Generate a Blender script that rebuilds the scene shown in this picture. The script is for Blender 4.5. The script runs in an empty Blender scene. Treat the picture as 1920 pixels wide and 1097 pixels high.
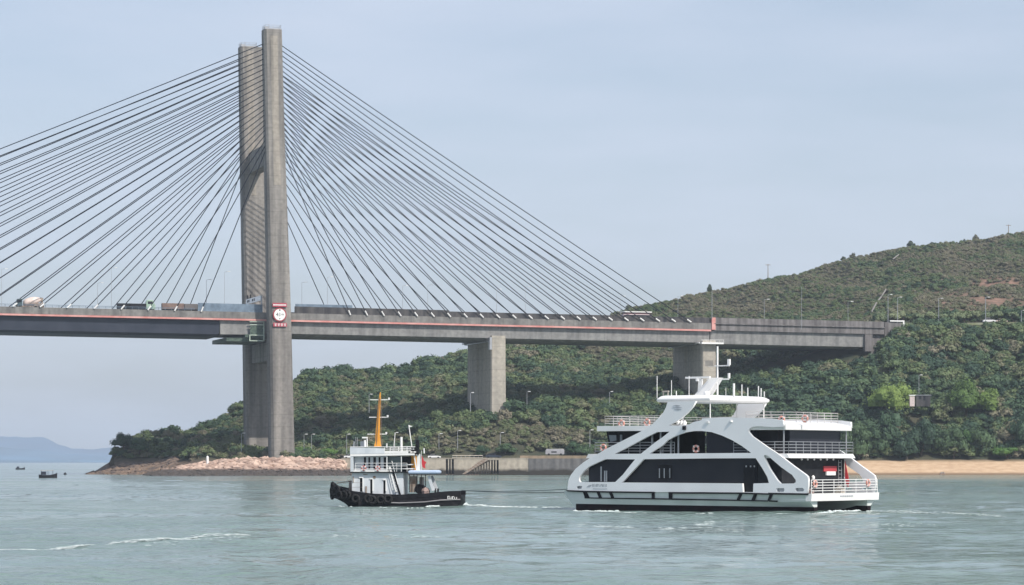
import bpy, bmesh, math, random
import numpy as np
from mathutils import Vector, Matrix
R = math.radians
SC = bpy.context.scene
COL = SC.collection

# ------------------------------------------------------------------ camera
HY, FPX, CH = 865.0, 5200.0, 4.5          # horizon row, focal length in photo pixels, eye height
cam = bpy.data.cameras.new('camera'); co = bpy.data.objects.new('camera', cam); COL.objects.link(co)
co.location = (0, 0, CH); co.rotation_euler = (R(90), 0, 0)
cam.sensor_width = 36; cam.lens = FPX / 1920 * 36; cam.shift_y = (HY - 548.5) / 1920
cam.clip_start = 1; cam.clip_end = 60000
SC.camera = co

# ------------------------------------------------------------------ sky, sun, exposure
SUN_EL, SUN_AZ = 46, 135                  # azimuth clockwise from the view direction (+Y)
w = bpy.data.worlds.new('World'); SC.world = w; w.use_nodes = True
nt = w.node_tree; nt.nodes.clear()
sky = nt.nodes.new('ShaderNodeTexSky'); sky.sky_type = 'NISHITA'; sky.sun_disc = False
sky.sun_elevation = R(SUN_EL); sky.sun_rotation = R(SUN_AZ); sky.dust_density = 2.2; sky.air_density = 1.0; sky.ozone_density = 2.0
bg = nt.nodes.new('ShaderNodeBackground'); bg.inputs[1].default_value = 0.10
# a thin high overcast veil, whiter low down and in soft patches
tc = nt.nodes.new('ShaderNodeTexCoord'); mp = nt.nodes.new('ShaderNodeMapping'); mp.inputs['Scale'].default_value = (3, 3, 14)
nz = nt.nodes.new('ShaderNodeTexNoise'); nz.inputs['Scale'].default_value = 2.0; nz.inputs['Detail'].default_value = 5
mr = nt.nodes.new('ShaderNodeMapRange'); mr.inputs[1].default_value = .35; mr.inputs[2].default_value = .75; mr.inputs[3].default_value = .48; mr.inputs[4].default_value = .86
mx = nt.nodes.new('ShaderNodeMix'); mx.data_type = 'RGBA'; mx.inputs['B'].default_value = (4.95, 5.5, 6.6, 1)
L = nt.links.new
L(tc.outputs['Generated'], mp.inputs[0]); L(mp.outputs[0], nz.inputs[0]); L(nz.outputs['Fac'], mr.inputs[0]); L(mr.outputs[0], mx.inputs['Factor'])
L(sky.outputs[0], mx.inputs['A']); L(mx.outputs['Result'], bg.inputs[0])
wo = nt.nodes.new('ShaderNodeOutputWorld'); L(bg.outputs[0], wo.inputs[0])
sl = bpy.data.lights.new('sun', 'SUN'); sl.energy = 3.6; sl.angle = R(0.5); sl.color = (1, .93, .84)
so = bpy.data.objects.new('sun', sl); COL.objects.link(so)
sd = Vector((math.sin(R(SUN_AZ)) * math.cos(R(SUN_EL)), math.cos(R(SUN_AZ)) * math.cos(R(SUN_EL)), math.sin(R(SUN_EL))))
so.rotation_euler = sd.to_track_quat('Z', 'Y').to_euler(); so.location = (300, -200, 400)
SC.view_settings.view_transform = 'Standard'; SC.view_settings.look = 'None'
SC.view_settings.exposure = 0.45; SC.view_settings.gamma = 1
SC.cycles.max_bounces = 6; SC.cycles.volume_bounces = 0; SC.cycles.use_denoising = True

# ------------------------------------------------------------------ helpers
def W(px, py, D):
    return Vector(((px - 960) / FPX * D, D, CH + (HY - py) / FPX * D))
def wz(py, D): return CH + (HY - py) / FPX * D

def tag(o, label=None, cat=None, group=None, kind=None):
    if label: o['label'] = label
    if cat: o['category'] = cat
    if group: o['group'] = group
    if kind: o['kind'] = kind
    return o
def empty(name, loc, rz=0, label=None, cat=None, group=None):
    o = bpy.data.objects.new(name, None); COL.objects.link(o); o.location = loc; o.rotation_euler = (0, 0, rz)
    o.empty_display_size = .5
    return tag(o, label, cat, group)

class MB:
    def __init__(s): s.v = []; s.f = []
    def add(s, vs, fs):
        n = len(s.v); s.v += [tuple(p) for p in vs]; s.f += [tuple(i + n for i in f) for f in fs]; return s
    def hexa(s, p):      # bottom 4 (ccw) then top 4
        return s.add(p, [(0, 3, 2, 1), (4, 5, 6, 7), (0, 1, 5, 4), (1, 2, 6, 5), (2, 3, 7, 6), (3, 0, 4, 7)])
    def box(s, x0, x1, y0, y1, z0, z1):
        return s.hexa([(x0, y0, z0), (x1, y0, z0), (x1, y1, z0), (x0, y1, z0), (x0, y0, z1), (x1, y0, z1), (x1, y1, z1), (x0, y1, z1)])
    def prism(s, poly, y0, y1):      # poly of (x,z), extruded along y
        n = len(poly)
        return s.add([(x, y0, z) for x, z in poly] + [(x, y1, z) for x, z in poly],
                     [tuple(range(n)), tuple(range(2 * n - 1, n - 1, -1))] + [(i, i + n, (i + 1) % n + n, (i + 1) % n) for i in range(n)])
    def zprism(s, poly, z0, z1):
        n = len(poly)
        return s.add([(x, y, z0) for x, y in poly] + [(x, y, z1) for x, y in poly],
                     [tuple(range(n)), tuple(range(2 * n - 1, n - 1, -1))] + [(i, i + n, (i + 1) % n + n, (i + 1) % n) for i in range(n)])
    def loft(s, rings, close=True):
        n = len(rings[0]); vs = [p for r in rings for p in r]; fs = []
        for k in range(len(rings) - 1):
            for i in range(n):
                j = (i + 1) % n; fs.append((k * n + i, k * n + j, (k + 1) * n + j, (k + 1) * n + i))
        if close: fs += [tuple(range(n)), tuple(range(len(vs) - 1, len(vs) - n - 1, -1))]
        return s.add(vs, fs)
    def tube(s, pts, r, n=6, r2=None):
        pts = [Vector(p) for p in pts]; rings = []
        for i, p in enumerate(pts):
            d = (pts[min(i + 1, len(pts) - 1)] - pts[max(i - 1, 0)]).normalized()
            a = d.cross(Vector((0, 0, 1)) if abs(d.z) < .95 else Vector((1, 0, 0))).normalized(); b = d.cross(a)
            rr = r if r2 is None else r + (r2 - r) * i / (len(pts) - 1)
            rings.append([p + a * math.cos(6.2832 * k / n) * rr + b * math.sin(6.2832 * k / n) * rr for k in range(n)])
        return s.loft(rings)
    def lathe(s, prof, cx, cy, n=12):     # prof (r,z)
        return s.loft([[(cx + r * math.cos(6.2832 * k / n), cy + r * math.sin(6.2832 * k / n), z) for k in range(n)] for r, z in prof])
    def torus(s, c, ax, r1, r2, n=14, m=6):
        ax = Vector(ax).normalized(); a = ax.orthogonal().normalized(); b = ax.cross(a); c = Vector(c); vs = []; fs = []
        for i in range(n):
            t = 6.2832 * i / n; d = a * math.cos(t) + b * math.sin(t)
            for j in range(m):
                u = 6.2832 * j / m; vs.append(c + d * (r1 + r2 * math.cos(u)) + ax * r2 * math.sin(u))
        for i in range(n):
            for j in range(m):
                fs.append((i * m + j, ((i + 1) % n) * m + j, ((i + 1) % n) * m + (j + 1) % m, i * m + (j + 1) % m))
        return s.add(vs, fs)
    def rail(s, a, b, h, nr=3, step=1.5, r=.03):     # railing between two points
        a = Vector(a); b = Vector(b); Lh = (b - a).length; n = max(1, round(Lh / step))
        for i in range(n + 1):
            p = a + (b - a) * i / n; s.tube([p, p + Vector((0, 0, h))], r, 5)
        for k in range(nr):
            z = Vector((0, 0, h * (k + 1) / nr)); s.tube([a + z, b + z], r, 5)
        return s
    def build(s, name, m, parent=None, smooth=False, bevel=0, label=None, recalc=True):
        me = bpy.data.meshes.new(name); me.from_pydata(s.v, [], s.f); me.update()
        if recalc:
            bm = bmesh.new(); bm.from_mesh(me); bmesh.ops.recalc_face_normals(bm, faces=bm.faces); bm.to_mesh(me); bm.free()
        me.materials.append(m)
        if smooth: me.shade_smooth()
        o = bpy.data.objects.new(name, me); COL.objects.link(o); o.parent = parent
        if bevel:
            b = o.modifiers.new('bevel', 'BEVEL'); b.width = bevel; b.segments = 2; b.limit_method = 'ANGLE'
        if label: o['label'] = label
        return o

class Frame:          # a thing's local frame; unprojects photo points onto its own planes
    def __init__(s, ox, oy, rz):
        s.o = Vector((ox, oy, 0)); s.rz = rz; s.e1 = Vector((math.cos(rz), math.sin(rz), 0)); s.e2 = Vector((-math.sin(rz), math.cos(rz), 0))
    def side(s, px, py, v=0.0):          # plane y = v  -> (x, z)
        r = Vector(((px - 960) / FPX, 1, 0)); o = s.o + s.e2 * v
        D = o.dot(s.e2) / r.dot(s.e2); return ((r * D - s.o).dot(s.e1), wz(py, D))
    def end(s, px, py, x=0.0):           # plane x = const -> (y, z)
        r = Vector(((px - 960) / FPX, 1, 0)); o = s.o + s.e1 * x
        D = o.dot(s.e1) / r.dot(s.e1); return ((r * D - s.o).dot(s.e2), wz(py, D))
    def w(s, x, y, z): p = s.o + s.e1 * x + s.e2 * y; return Vector((p.x, p.y, z))

def plate(name, outer, holes, y0, y1, m, parent, label=None):     # flat plate in x-z with openings
    cu = bpy.data.curves.new(name, 'CURVE'); cu.dimensions = '2D'; cu.fill_mode = 'BOTH'
    for P in [outer] + holes:
        sp = cu.splines.new('POLY'); sp.points.add(len(P) - 1); sp.use_cyclic_u = True
        for q, (x, z) in zip(sp.points, P): q.co = (x, z, 0, 1)
    cu.extrude = abs(y1 - y0) / 2
    t = bpy.data.objects.new('tmp', cu); COL.objects.link(t)
    dg = bpy.context.evaluated_depsgraph_get(); me = bpy.data.meshes.new_from_object(t.evaluated_get(dg))
    bpy.data.objects.remove(t)
    me.transform(Matrix(((1, 0, 0, 0), (0, 0, -1, (y0 + y1) / 2), (0, 1, 0, 0), (0, 0, 0, 1))))
    me.name = name; me.materials.clear(); me.materials.append(m)
    o = bpy.data.objects.new(name, me); COL.objects.link(o); o.parent = parent
    if label: o['label'] = label
    return o

def text_mesh(name, txt, size, m, parent, mat4, label=None):
    cu = bpy.data.curves.new(name, 'FONT'); cu.body = txt; cu.size = size; cu.extrude = .01; cu.align_x = 'CENTER'; cu.align_y = 'CENTER'
    t = bpy.data.objects.new('tmp', cu); COL.objects.link(t)
    dg = bpy.context.evaluated_depsgraph_get(); me = bpy.data.meshes.new_from_object(t.evaluated_get(dg)); bpy.data.objects.remove(t)
    me.transform(mat4); me.materials.clear(); me.materials.append(m); me.name = name
    o = bpy.data.objects.new(name, me); COL.objects.link(o); o.parent = parent
    if label: o['label'] = label
    return o

# ------------------------------------------------------------------ materials
def mat(name, c, rough=.6, metal=0, c2=None, scale=1.0, stretch=(1, 1, 1), bump=0, detail=6, lo=.35, hi=.65, spec=.5, extra=None):
    m = bpy.data.materials.new(name); m.use_nodes = True; n = m.node_tree; b = n.nodes['Principled BSDF']
    b.inputs['Base Color'].default_value = (*c, 1); b.inputs['Roughness'].default_value = rough; b.inputs['Metallic'].default_value = metal
    b.inputs['Specular IOR Level'].default_value = spec
    tc = n.nodes.new('ShaderNodeTexCoord'); mp = n.nodes.new('ShaderNodeMapping'); mp.inputs['Scale'].default_value = stretch
    nz = n.nodes.new('ShaderNodeTexNoise'); nz.inputs['Scale'].default_value = scale; nz.inputs['Detail'].default_value = detail
    n.links.new(tc.outputs['Object'], mp.inputs[0]); n.links.new(mp.outputs[0], nz.inputs[0])
    if c2 is None: c2 = tuple(x * .82 for x in c)
    mr = n.nodes.new('ShaderNodeMapRange'); mr.inputs[1].default_value = lo; mr.inputs[2].default_value = hi
    mx = n.nodes.new('ShaderNodeMix'); mx.data_type = 'RGBA'; mx.inputs['A'].default_value = (*c, 1); mx.inputs['B'].default_value = (*c2, 1)
    n.links.new(nz.outputs['Fac'], mr.inputs[0]); n.links.new(mr.outputs[0], mx.inputs['Factor']); n.links.new(mx.outputs['Result'], b.inputs['Base Color'])
    if bump:
        bp = n.nodes.new('ShaderNodeBump'); bp.inputs['Strength'].default_value = 1; bp.inputs['Distance'].default_value = bump
        n.links.new(nz.outputs['Fac'], bp.inputs['Height']); n.links.new(bp.outputs[0], b.inputs['Normal'])
    return m

def concrete(name, c, c2, streak=.35, lift=3.0, axis='Z'):
    """board-marked concrete: vertical weather streaks, horizontal lift lines, fine grain"""
    m = mat(name, c, .85, c2=c2, scale=streak, stretch=(1, 1, .06), detail=8, lo=.38, hi=.66, spec=.2); n = m.node_tree; b = n.nodes['Principled BSDF']
    mx = [q for q in n.nodes if q.bl_idname == 'ShaderNodeMix'][0]; tc = [q for q in n.nodes if q.bl_idname == 'ShaderNodeTexCoord'][0]
    nz = n.nodes.new('ShaderNodeTexNoise'); nz.inputs['Scale'].default_value = .9; nz.inputs['Detail'].default_value = 9
    n.links.new(tc.outputs['Object'], nz.inputs[0])
    sx = n.nodes.new('ShaderNodeSeparateXYZ'); n.links.new(tc.outputs['Object'], sx.inputs[0])
    md = n.nodes.new('ShaderNodeMath'); md.operation = 'WRAP'; md.inputs[1].default_value = lift; md.inputs[2].default_value = 0; n.links.new(sx.outputs[axis], md.inputs[0])
    lt = n.nodes.new('ShaderNodeMath'); lt.operation = 'LESS_THAN'; lt.inputs[1].default_value = .22; n.links.new(md.outputs[0], lt.inputs[0])
    ml = n.nodes.new('ShaderNodeMath'); ml.operation = 'MULTIPLY'; ml.inputs[1].default_value = .16; n.links.new(lt.outputs[0], ml.inputs[0])
    r2 = n.nodes.new('ShaderNodeMapRange'); r2.inputs[1].default_value = .3; r2.inputs[2].default_value = .7; r2.inputs[3].default_value = 1.12; r2.inputs[4].default_value = .82
    n.links.new(nz.outputs['Fac'], r2.inputs[0])
    sb = n.nodes.new('ShaderNodeMath'); sb.operation = 'SUBTRACT'; n.links.new(r2.outputs[0], sb.inputs[0]); n.links.new(ml.outputs[0], sb.inputs[1])
    vm = n.nodes.new('ShaderNodeVectorMath'); vm.operation = 'SCALE'; n.links.new(mx.outputs['Result'], vm.inputs[0]); n.links.new(sb.outputs[0], vm.inputs['Scale'])
    n.links.new(vm.outputs[0], b.inputs['Base Color'])
    return m

M = dict(
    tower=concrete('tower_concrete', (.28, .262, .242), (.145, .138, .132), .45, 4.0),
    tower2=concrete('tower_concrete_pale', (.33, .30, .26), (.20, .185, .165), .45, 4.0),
    pier=concrete('pier_concrete', (.42, .385, .33), (.33, .31, .27), .4, 4.0),
    girder=concrete('girder_concrete', (.27, .27, .265), (.18, .18, .18), .4, 9.7, 'X'),
    edge=concrete('edge_beam_concrete', (.22, .215, .205), (.13, .128, .125), .5, 8.8, 'X'),
    stained=concrete('stained_parapet_concrete', (.095, .09, .09), (.04, .04, .045), .6, 50),
    stained2=concrete('weathered_parapet_concrete', (.20, .19, .19), (.095, .09, .092), .6, 9.7, 'X'),
    steel=mat('dark_blue_grey_steel', (.022, .028, .045), .6, c2=(.035, .042, .062), scale=.2, spec=.25),
    red=mat('faded_red_paint', (.52, .19, .17), .6, c2=(.62, .33, .30), scale=.3),
    mesh=mat('blue_grey_screen', (.10, .14, .19), .4, c2=(.17, .23, .30), scale=.6),
    cable=mat('black_cable_sheath', (.010, .013, .022), .6, spec=.2),
    white=mat('white_paint', (.80, .80, .79), .35, c2=(.72, .72, .71), scale=.6),
    ferry=mat('pale_silver_white_paint', (.84, .85, .86), .28, c2=(.77, .78, .79), scale=.25),
    hull=mat('pale_grey_hull_paint', (.66, .70, .68), .3, c2=(.54, .59, .57), scale=.35, stretch=(1, 1, .5)),
    boot=mat('dark_antifouling', (.006, .006, .009), .7, c2=(.016, .008, .010), scale=.8, spec=.15),
    black=mat('black_paint', (.006, .006, .009), .6, c2=(.014, .014, .017), scale=1.2, spec=.2),
    blackhull=mat('worn_black_hull_paint', (.007, .007, .010), .6, spec=.2, c2=(.030, .028, .032), scale=1.5, stretch=(1, 1, 3), lo=.5, hi=.75),
    glass=mat('dark_tinted_glass', (.016, .018, .026), .25, c2=(.022, .024, .031), scale=.3, spec=.2),
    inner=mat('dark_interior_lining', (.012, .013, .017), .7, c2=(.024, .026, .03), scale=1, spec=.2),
    deck=mat('grey_deck_paint', (.22, .23, .24), .7),
    rubber=mat('black_rubber', (.010, .010, .012), .8, spec=.2, c2=(.026, .026, .027), scale=4, bump=.02),
    tug=mat('pale_blue_white_paint', (.66, .69, .72), .4, c2=(.50, .54, .58), scale=1.2, stretch=(1, 1, .4)),
    yellow=mat('orange_yellow_paint', (.72, .33, .035), .45, c2=(.60, .25, .03), scale=1),
    orange=mat('faded_orange_plastic', (.66, .30, .24), .6),
    awning=mat('pale_blue_canvas', (.46, .56, .72), .7, c2=(.40, .50, .66), scale=1),
    redcloth=mat('red_cloth', (.55, .04, .05), .8),
    dullred=mat('faded_red_plastic', (.38, .10, .10), .7),
    rust=mat('rusty_steel', (.20, .13, .09), .8, c2=(.32, .28, .24), scale=2),
    metal=mat('galvanised_metal', (.45, .46, .48), .4, .6),
    railgrey=mat('dull_white_rail_paint', (.55, .53, .52), .5),
    tan=mat('beige_panel', (.42, .38, .33), .6),
    green=mat('green_painted_steel', (.03, .055, .045), .6, c2=(.08, .12, .09), scale=1.5),
    asphalt=mat('asphalt', (.05, .05, .052), .9),
    yellowbox=mat('ochre_box_paint', (.45, .35, .12), .6),
    brown=mat('brown_container_paint', (.14, .09, .075), .6, c2=(.22, .15, .12), scale=.6),
    rope=mat('dark_rope', (.05, .06, .07), .9),
    trunk=mat('bark', (.10, .075, .055), .9, c2=(.05, .04, .03), scale=3),
    tiptan=mat('pink_grey_lump', (.40, .29, .26), .8, c2=(.22, .17, .16), scale=5),
    greymark=mat('dim_grey_mark', (.40, .42, .45), .5),  # plain grey paint for names and emblem, not emissive
)

def leaf_mat(name, cols, inst=False, trans=.0):
    m = bpy.data.materials.new(name); m.use_nodes = True; n = m.node_tree; b = n.nodes['Principled BSDF']
    b.inputs['Roughness'].default_value = .65; b.inputs['Specular IOR Level'].default_value = .25
    cr = n.nodes.new('ShaderNodeValToRGB'); e = cr.color_ramp.elements
    while len(e) < len(cols): e.new(.5)
    for i, c in enumerate(cols): e[i].position = i / max(1, len(cols) - 1); e[i].color = (*c, 1)
    if inst:
        a = n.nodes.new('ShaderNodeAttribute'); a.attribute_type = 'INSTANCER'; a.attribute_name = 'tint'; src = a.outputs['Fac']
    else:
        a = n.nodes.new('ShaderNodeObjectInfo'); src = a.outputs['Random']
    tc = n.nodes.new('ShaderNodeTexCoord'); nz = n.nodes.new('ShaderNodeTexNoise'); nz.inputs['Scale'].default_value = 1.6; nz.inputs['Detail'].default_value = 3
    n.links.new(tc.outputs['Object'], nz.inputs[0])
    ad = n.nodes.new('ShaderNodeMath'); ad.operation = 'MULTIPLY_ADD'; ad.inputs[1].default_value = .7; n.links.new(nz.outputs['Fac'], ad.inputs[0])
    sb = n.nodes.new('ShaderNodeMath'); sb.operation = 'SUBTRACT'; sb.inputs[1].default_value = .35; sb.use_clamp = True
    n.links.new(src, ad.inputs[2]); n.links.new(ad.outputs[0], sb.inputs[0]); n.links.new(sb.outputs[0], cr.inputs[0]); n.links.new(cr.outputs[0], b.inputs['Base Color'])
    return m
LF_WOOD = leaf_mat('woodland_foliage', [(a * 1.16, b_ * 1.18, c_ * 1.06) for a, b_, c_ in [(.026, .052, .036), (.050, .084, .046), (.088, .120, .056), (.115, .118, .075), (.155, .138, .110)]], True)
LF_DARK = leaf_mat('dark_foliage', [(.026, .056, .034), (.042, .082, .042), (.062, .105, .048)])
LF_LIME = leaf_mat('lime_foliage', [(.075, .13, .035), (.12, .185, .045), (.17, .235, .055)])
LF_BRIGHT = leaf_mat('bright_foliage', [(.045, .10, .03), (.07, .145, .035), (.095, .18, .04)])
LF_PALE = leaf_mat('pale_foliage', [(.13, .17, .09), (.17, .21, .11), (.22, .25, .14)])
LF_RIDGE = leaf_mat('ridge_foliage', [(.035, .06, .04), (.07, .085, .05), (.10, .10, .07)])

# ------------------------------------------------------------------ water
def water_material():
    m = bpy.data.materials.new('sea_water'); m.use_nodes = True; n = m.node_tree; b = n.nodes['Principled BSDF']; lk = n.links.new
    b.inputs['IOR'].default_value = 1.33; b.inputs['Specular IOR Level'].default_value = .5
    tc = n.nodes.new('ShaderNodeTexCoord')
    def noise(scale, stretch, detail=4, dist=0):
        mp = n.nodes.new('ShaderNodeMapping'); mp.inputs['Scale'].default_value = stretch; mp.inputs['Rotation'].default_value = (0, 0, R(8))
        z = n.nodes.new('ShaderNodeTexNoise'); z.inputs['Scale'].default_value = scale; z.inputs['Detail'].default_value = detail; z.inputs['Distortion'].default_value = dist
        lk(tc.outputs['Object'], mp.inputs[0]); lk(mp.outputs[0], z.inputs[0]); return z.outputs['Fac']
    big = noise(.012, (1, 1, 1), 4, .4)          # silt patches
    calm = noise(.02, (.55, 1, 1), 3, 1.0)       # slicks and gusts
    a = noise(.85, (.75, 1, 1), 4, .8); c = noise(.17, (.75, 1, 1), 3, 1.2); d = noise(2.6, (.8, 1, 1), 4)
    mx = n.nodes.new('ShaderNodeMix'); mx.data_type = 'RGBA'; mx.inputs['A'].default_value = (.125, .19, .175, 1); mx.inputs['B'].default_value = (.18, .25, .225, 1)
    r = n.nodes.new('ShaderNodeMapRange'); r.inputs[1].default_value = .35; r.inputs[2].default_value = .65; lk(big, r.inputs[0]); lk(r.outputs[0], mx.inputs['Factor'])
    lk(mx.outputs['Result'], b.inputs['Base Color'])
    ro = n.nodes.new('ShaderNodeMapRange'); ro.inputs[1].default_value = .4; ro.inputs[2].default_value = .62; ro.inputs[3].default_value = .06; ro.inputs[4].default_value = .13
    lk(calm, ro.inputs[0]); lk(ro.outputs[0], b.inputs['Roughness'])
    def mul(x, k, add=None):
        q = n.nodes.new('ShaderNodeMath'); q.operation = 'MULTIPLY_ADD'; lk(x, q.inputs[0]); q.inputs[1].default_value = k
        if add is not None: lk(add, q.inputs[2])
        else: q.inputs[2].default_value = 0
        return q.outputs[0]
    h = mul(a, .40, mul(c, .5, mul(d, .10)))
    am = n.nodes.new('ShaderNodeMapRange'); am.inputs[1].default_value = .38; am.inputs[2].default_value = .62; am.inputs[3].default_value = .35; am.inputs[4].default_value = 1.25; lk(calm, am.inputs[0])
    hm = n.nodes.new('ShaderNodeMath'); hm.operation = 'MULTIPLY'; lk(h, hm.inputs[0]); lk(am.outputs[0], hm.inputs[1])
    bp = n.nodes.new('ShaderNodeBump'); bp.inputs['Distance'].default_value = 1.0; bp.inputs['Strength'].default_value = 1.0
    lk(hm.outputs[0], bp.inputs['Height']); lk(bp.outputs[0], b.inputs['Normal'])
    return m
# value noise
def vnoise(x, y, seed):
    rs = np.random.RandomState(seed); T = rs.rand(256, 256)
    xi = np.floor(x).astype(int); yi = np.floor(y).astype(int); fx = x - xi; fy = y - yi
    fx = fx * fx * (3 - 2 * fx); fy = fy * fy * (3 - 2 * fy)
    g = lambda a, b: T[a % 256, b % 256]
    return (g(xi, yi) * (1 - fx) + g(xi + 1, yi) * fx) * (1 - fy) + (g(xi, yi + 1) * (1 - fx) + g(xi + 1, yi + 1) * fx) * fy - .5
def sea_h(x, y):          # choppy surface: four octaves at different headings, livelier in gusts, fading far away
    x = np.asarray(x, float); y = np.asarray(y, float); h = 0
    for k, (am, lx_, ly_, an) in enumerate(((.22, 8.0, 5.5, 8), (.19, 3.6, 2.6, -16), (.12, 1.9, 1.5, 27), (.05, 1.0, .8, -35))):
        c, s_ = math.cos(R(an)), math.sin(R(an)); u = (x * c - y * s_) + 900; v = (x * s_ + y * c) + 700
        h = h + am * vnoise(u / lx_, v / ly_, 40 + k)
    g = .55 + 1.3 * np.clip(vnoise((x + 900) / 34, (y + 300) / 26, 50) + .25, 0, .7)
    return h * g * np.clip(1.25 - y / 900, .12, 1)
aa = np.linspace(-.40, .40, 900)
dd = [70.0]
while dd[-1] < 650: dd.append(dd[-1] + max(.34, dd[-1] / 300))
while dd[-1] < 13800: dd.append(dd[-1] * 1.03)
dd = np.array(dd); SX = aa[None, :] * dd[:, None]; SY = np.repeat(dd[:, None], len(aa), 1); SZ = sea_h(SX, SY)
edge = np.clip((.40 - np.abs(aa)) / .02, 0, 1)[None, :] * np.clip((dd - 70) / 4, 0, 1)[:, None]; SZ = SZ * edge - .5 * (1 - edge)
nv = SX.size; ni, nj = SX.shape
flat = np.array([(-14000, -600, -.4), (14000, -600, -.4), (14000, 14000, -.4), (-14000, 14000, -.4)], float)
co_ = np.concatenate([np.stack([SX, SY, SZ], -1).reshape(-1, 3), flat]); idx = np.arange(nv).reshape(ni, nj)
qd = np.stack([idx[:-1, :-1], idx[:-1, 1:], idx[1:, 1:], idx[1:, :-1]], -1).reshape(-1, 4); qd = np.concatenate([qd, [[nv, nv + 1, nv + 2, nv + 3]]]).astype(np.int32)
sme = bpy.data.meshes.new('sea_water'); sme.vertices.add(len(co_)); sme.vertices.foreach_set('co', co_.astype(np.float32).ravel())
sme.loops.add(qd.size); sme.loops.foreach_set('vertex_index', qd.ravel()); sme.polygons.add(len(qd)); sme.polygons.foreach_set('loop_start', np.arange(0, qd.size, 4, dtype=np.int32))
sme.update(calc_edges=True); sme.validate(); sme.shade_smooth(); sme.materials.append(water_material())
sea = bpy.data.objects.new('sea_water', sme); COL.objects.link(sea); tag(sea, kind='structure')
sb_ = MB().add([(-14000, -600, -6), (14000, -600, -6), (14000, 14000, -6), (-14000, 14000, -6)], [(0, 1, 2, 3)])
tag(sb_.build('seabed', mat('mud', (.1, .09, .07), .9)), kind='structure')

# ------------------------------------------------------------------ far hills
def far_hills(name, pts, D, depth, c, seed, label=None):
    rnd = random.Random(seed); b = MB(); rings = []
    xs = np.linspace(pts[0][0], pts[-1][0], 60); ys = np.interp(xs, [p[0] for p in pts], [p[1] for p in pts])
    for x, y in zip(xs, ys):
        h = max(2, wz(y + rnd.uniform(-1.2, 1.2), D + depth / 2)); a = (x - 960) / FPX
        rings.append([(a * D, D, -2), (a * (D + depth * .25), D + depth * .25, h * .45), (a * (D + depth * .5), D + depth * .5, h), (a * (D + depth * .8), D + depth * .8, h * .4), (a * (D + depth), D + depth, -2)])
    b.loft(rings)
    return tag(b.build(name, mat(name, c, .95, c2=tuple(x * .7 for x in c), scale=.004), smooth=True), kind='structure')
far_hills('distant_hills', [(-420, 862), (-300, 835), (-140, 812), (-30, 818), (50, 819), (85, 821), (105, 831), (135, 841), (175, 843), (215, 838), (250, 838), (300, 846), (360, 864)], 11500, 1500, (.04, .12, .24), 3)  # haze of distance painted in as a blue base colour
far_hills('distant_hills', [(-500, 862), (-200, 838), (-40, 834), (60, 843), (130, 852), (230, 858), (300, 864)], 9500, 700, (.07, .16, .27), 4)  # hazy blue painted into the nearer range as well

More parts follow.
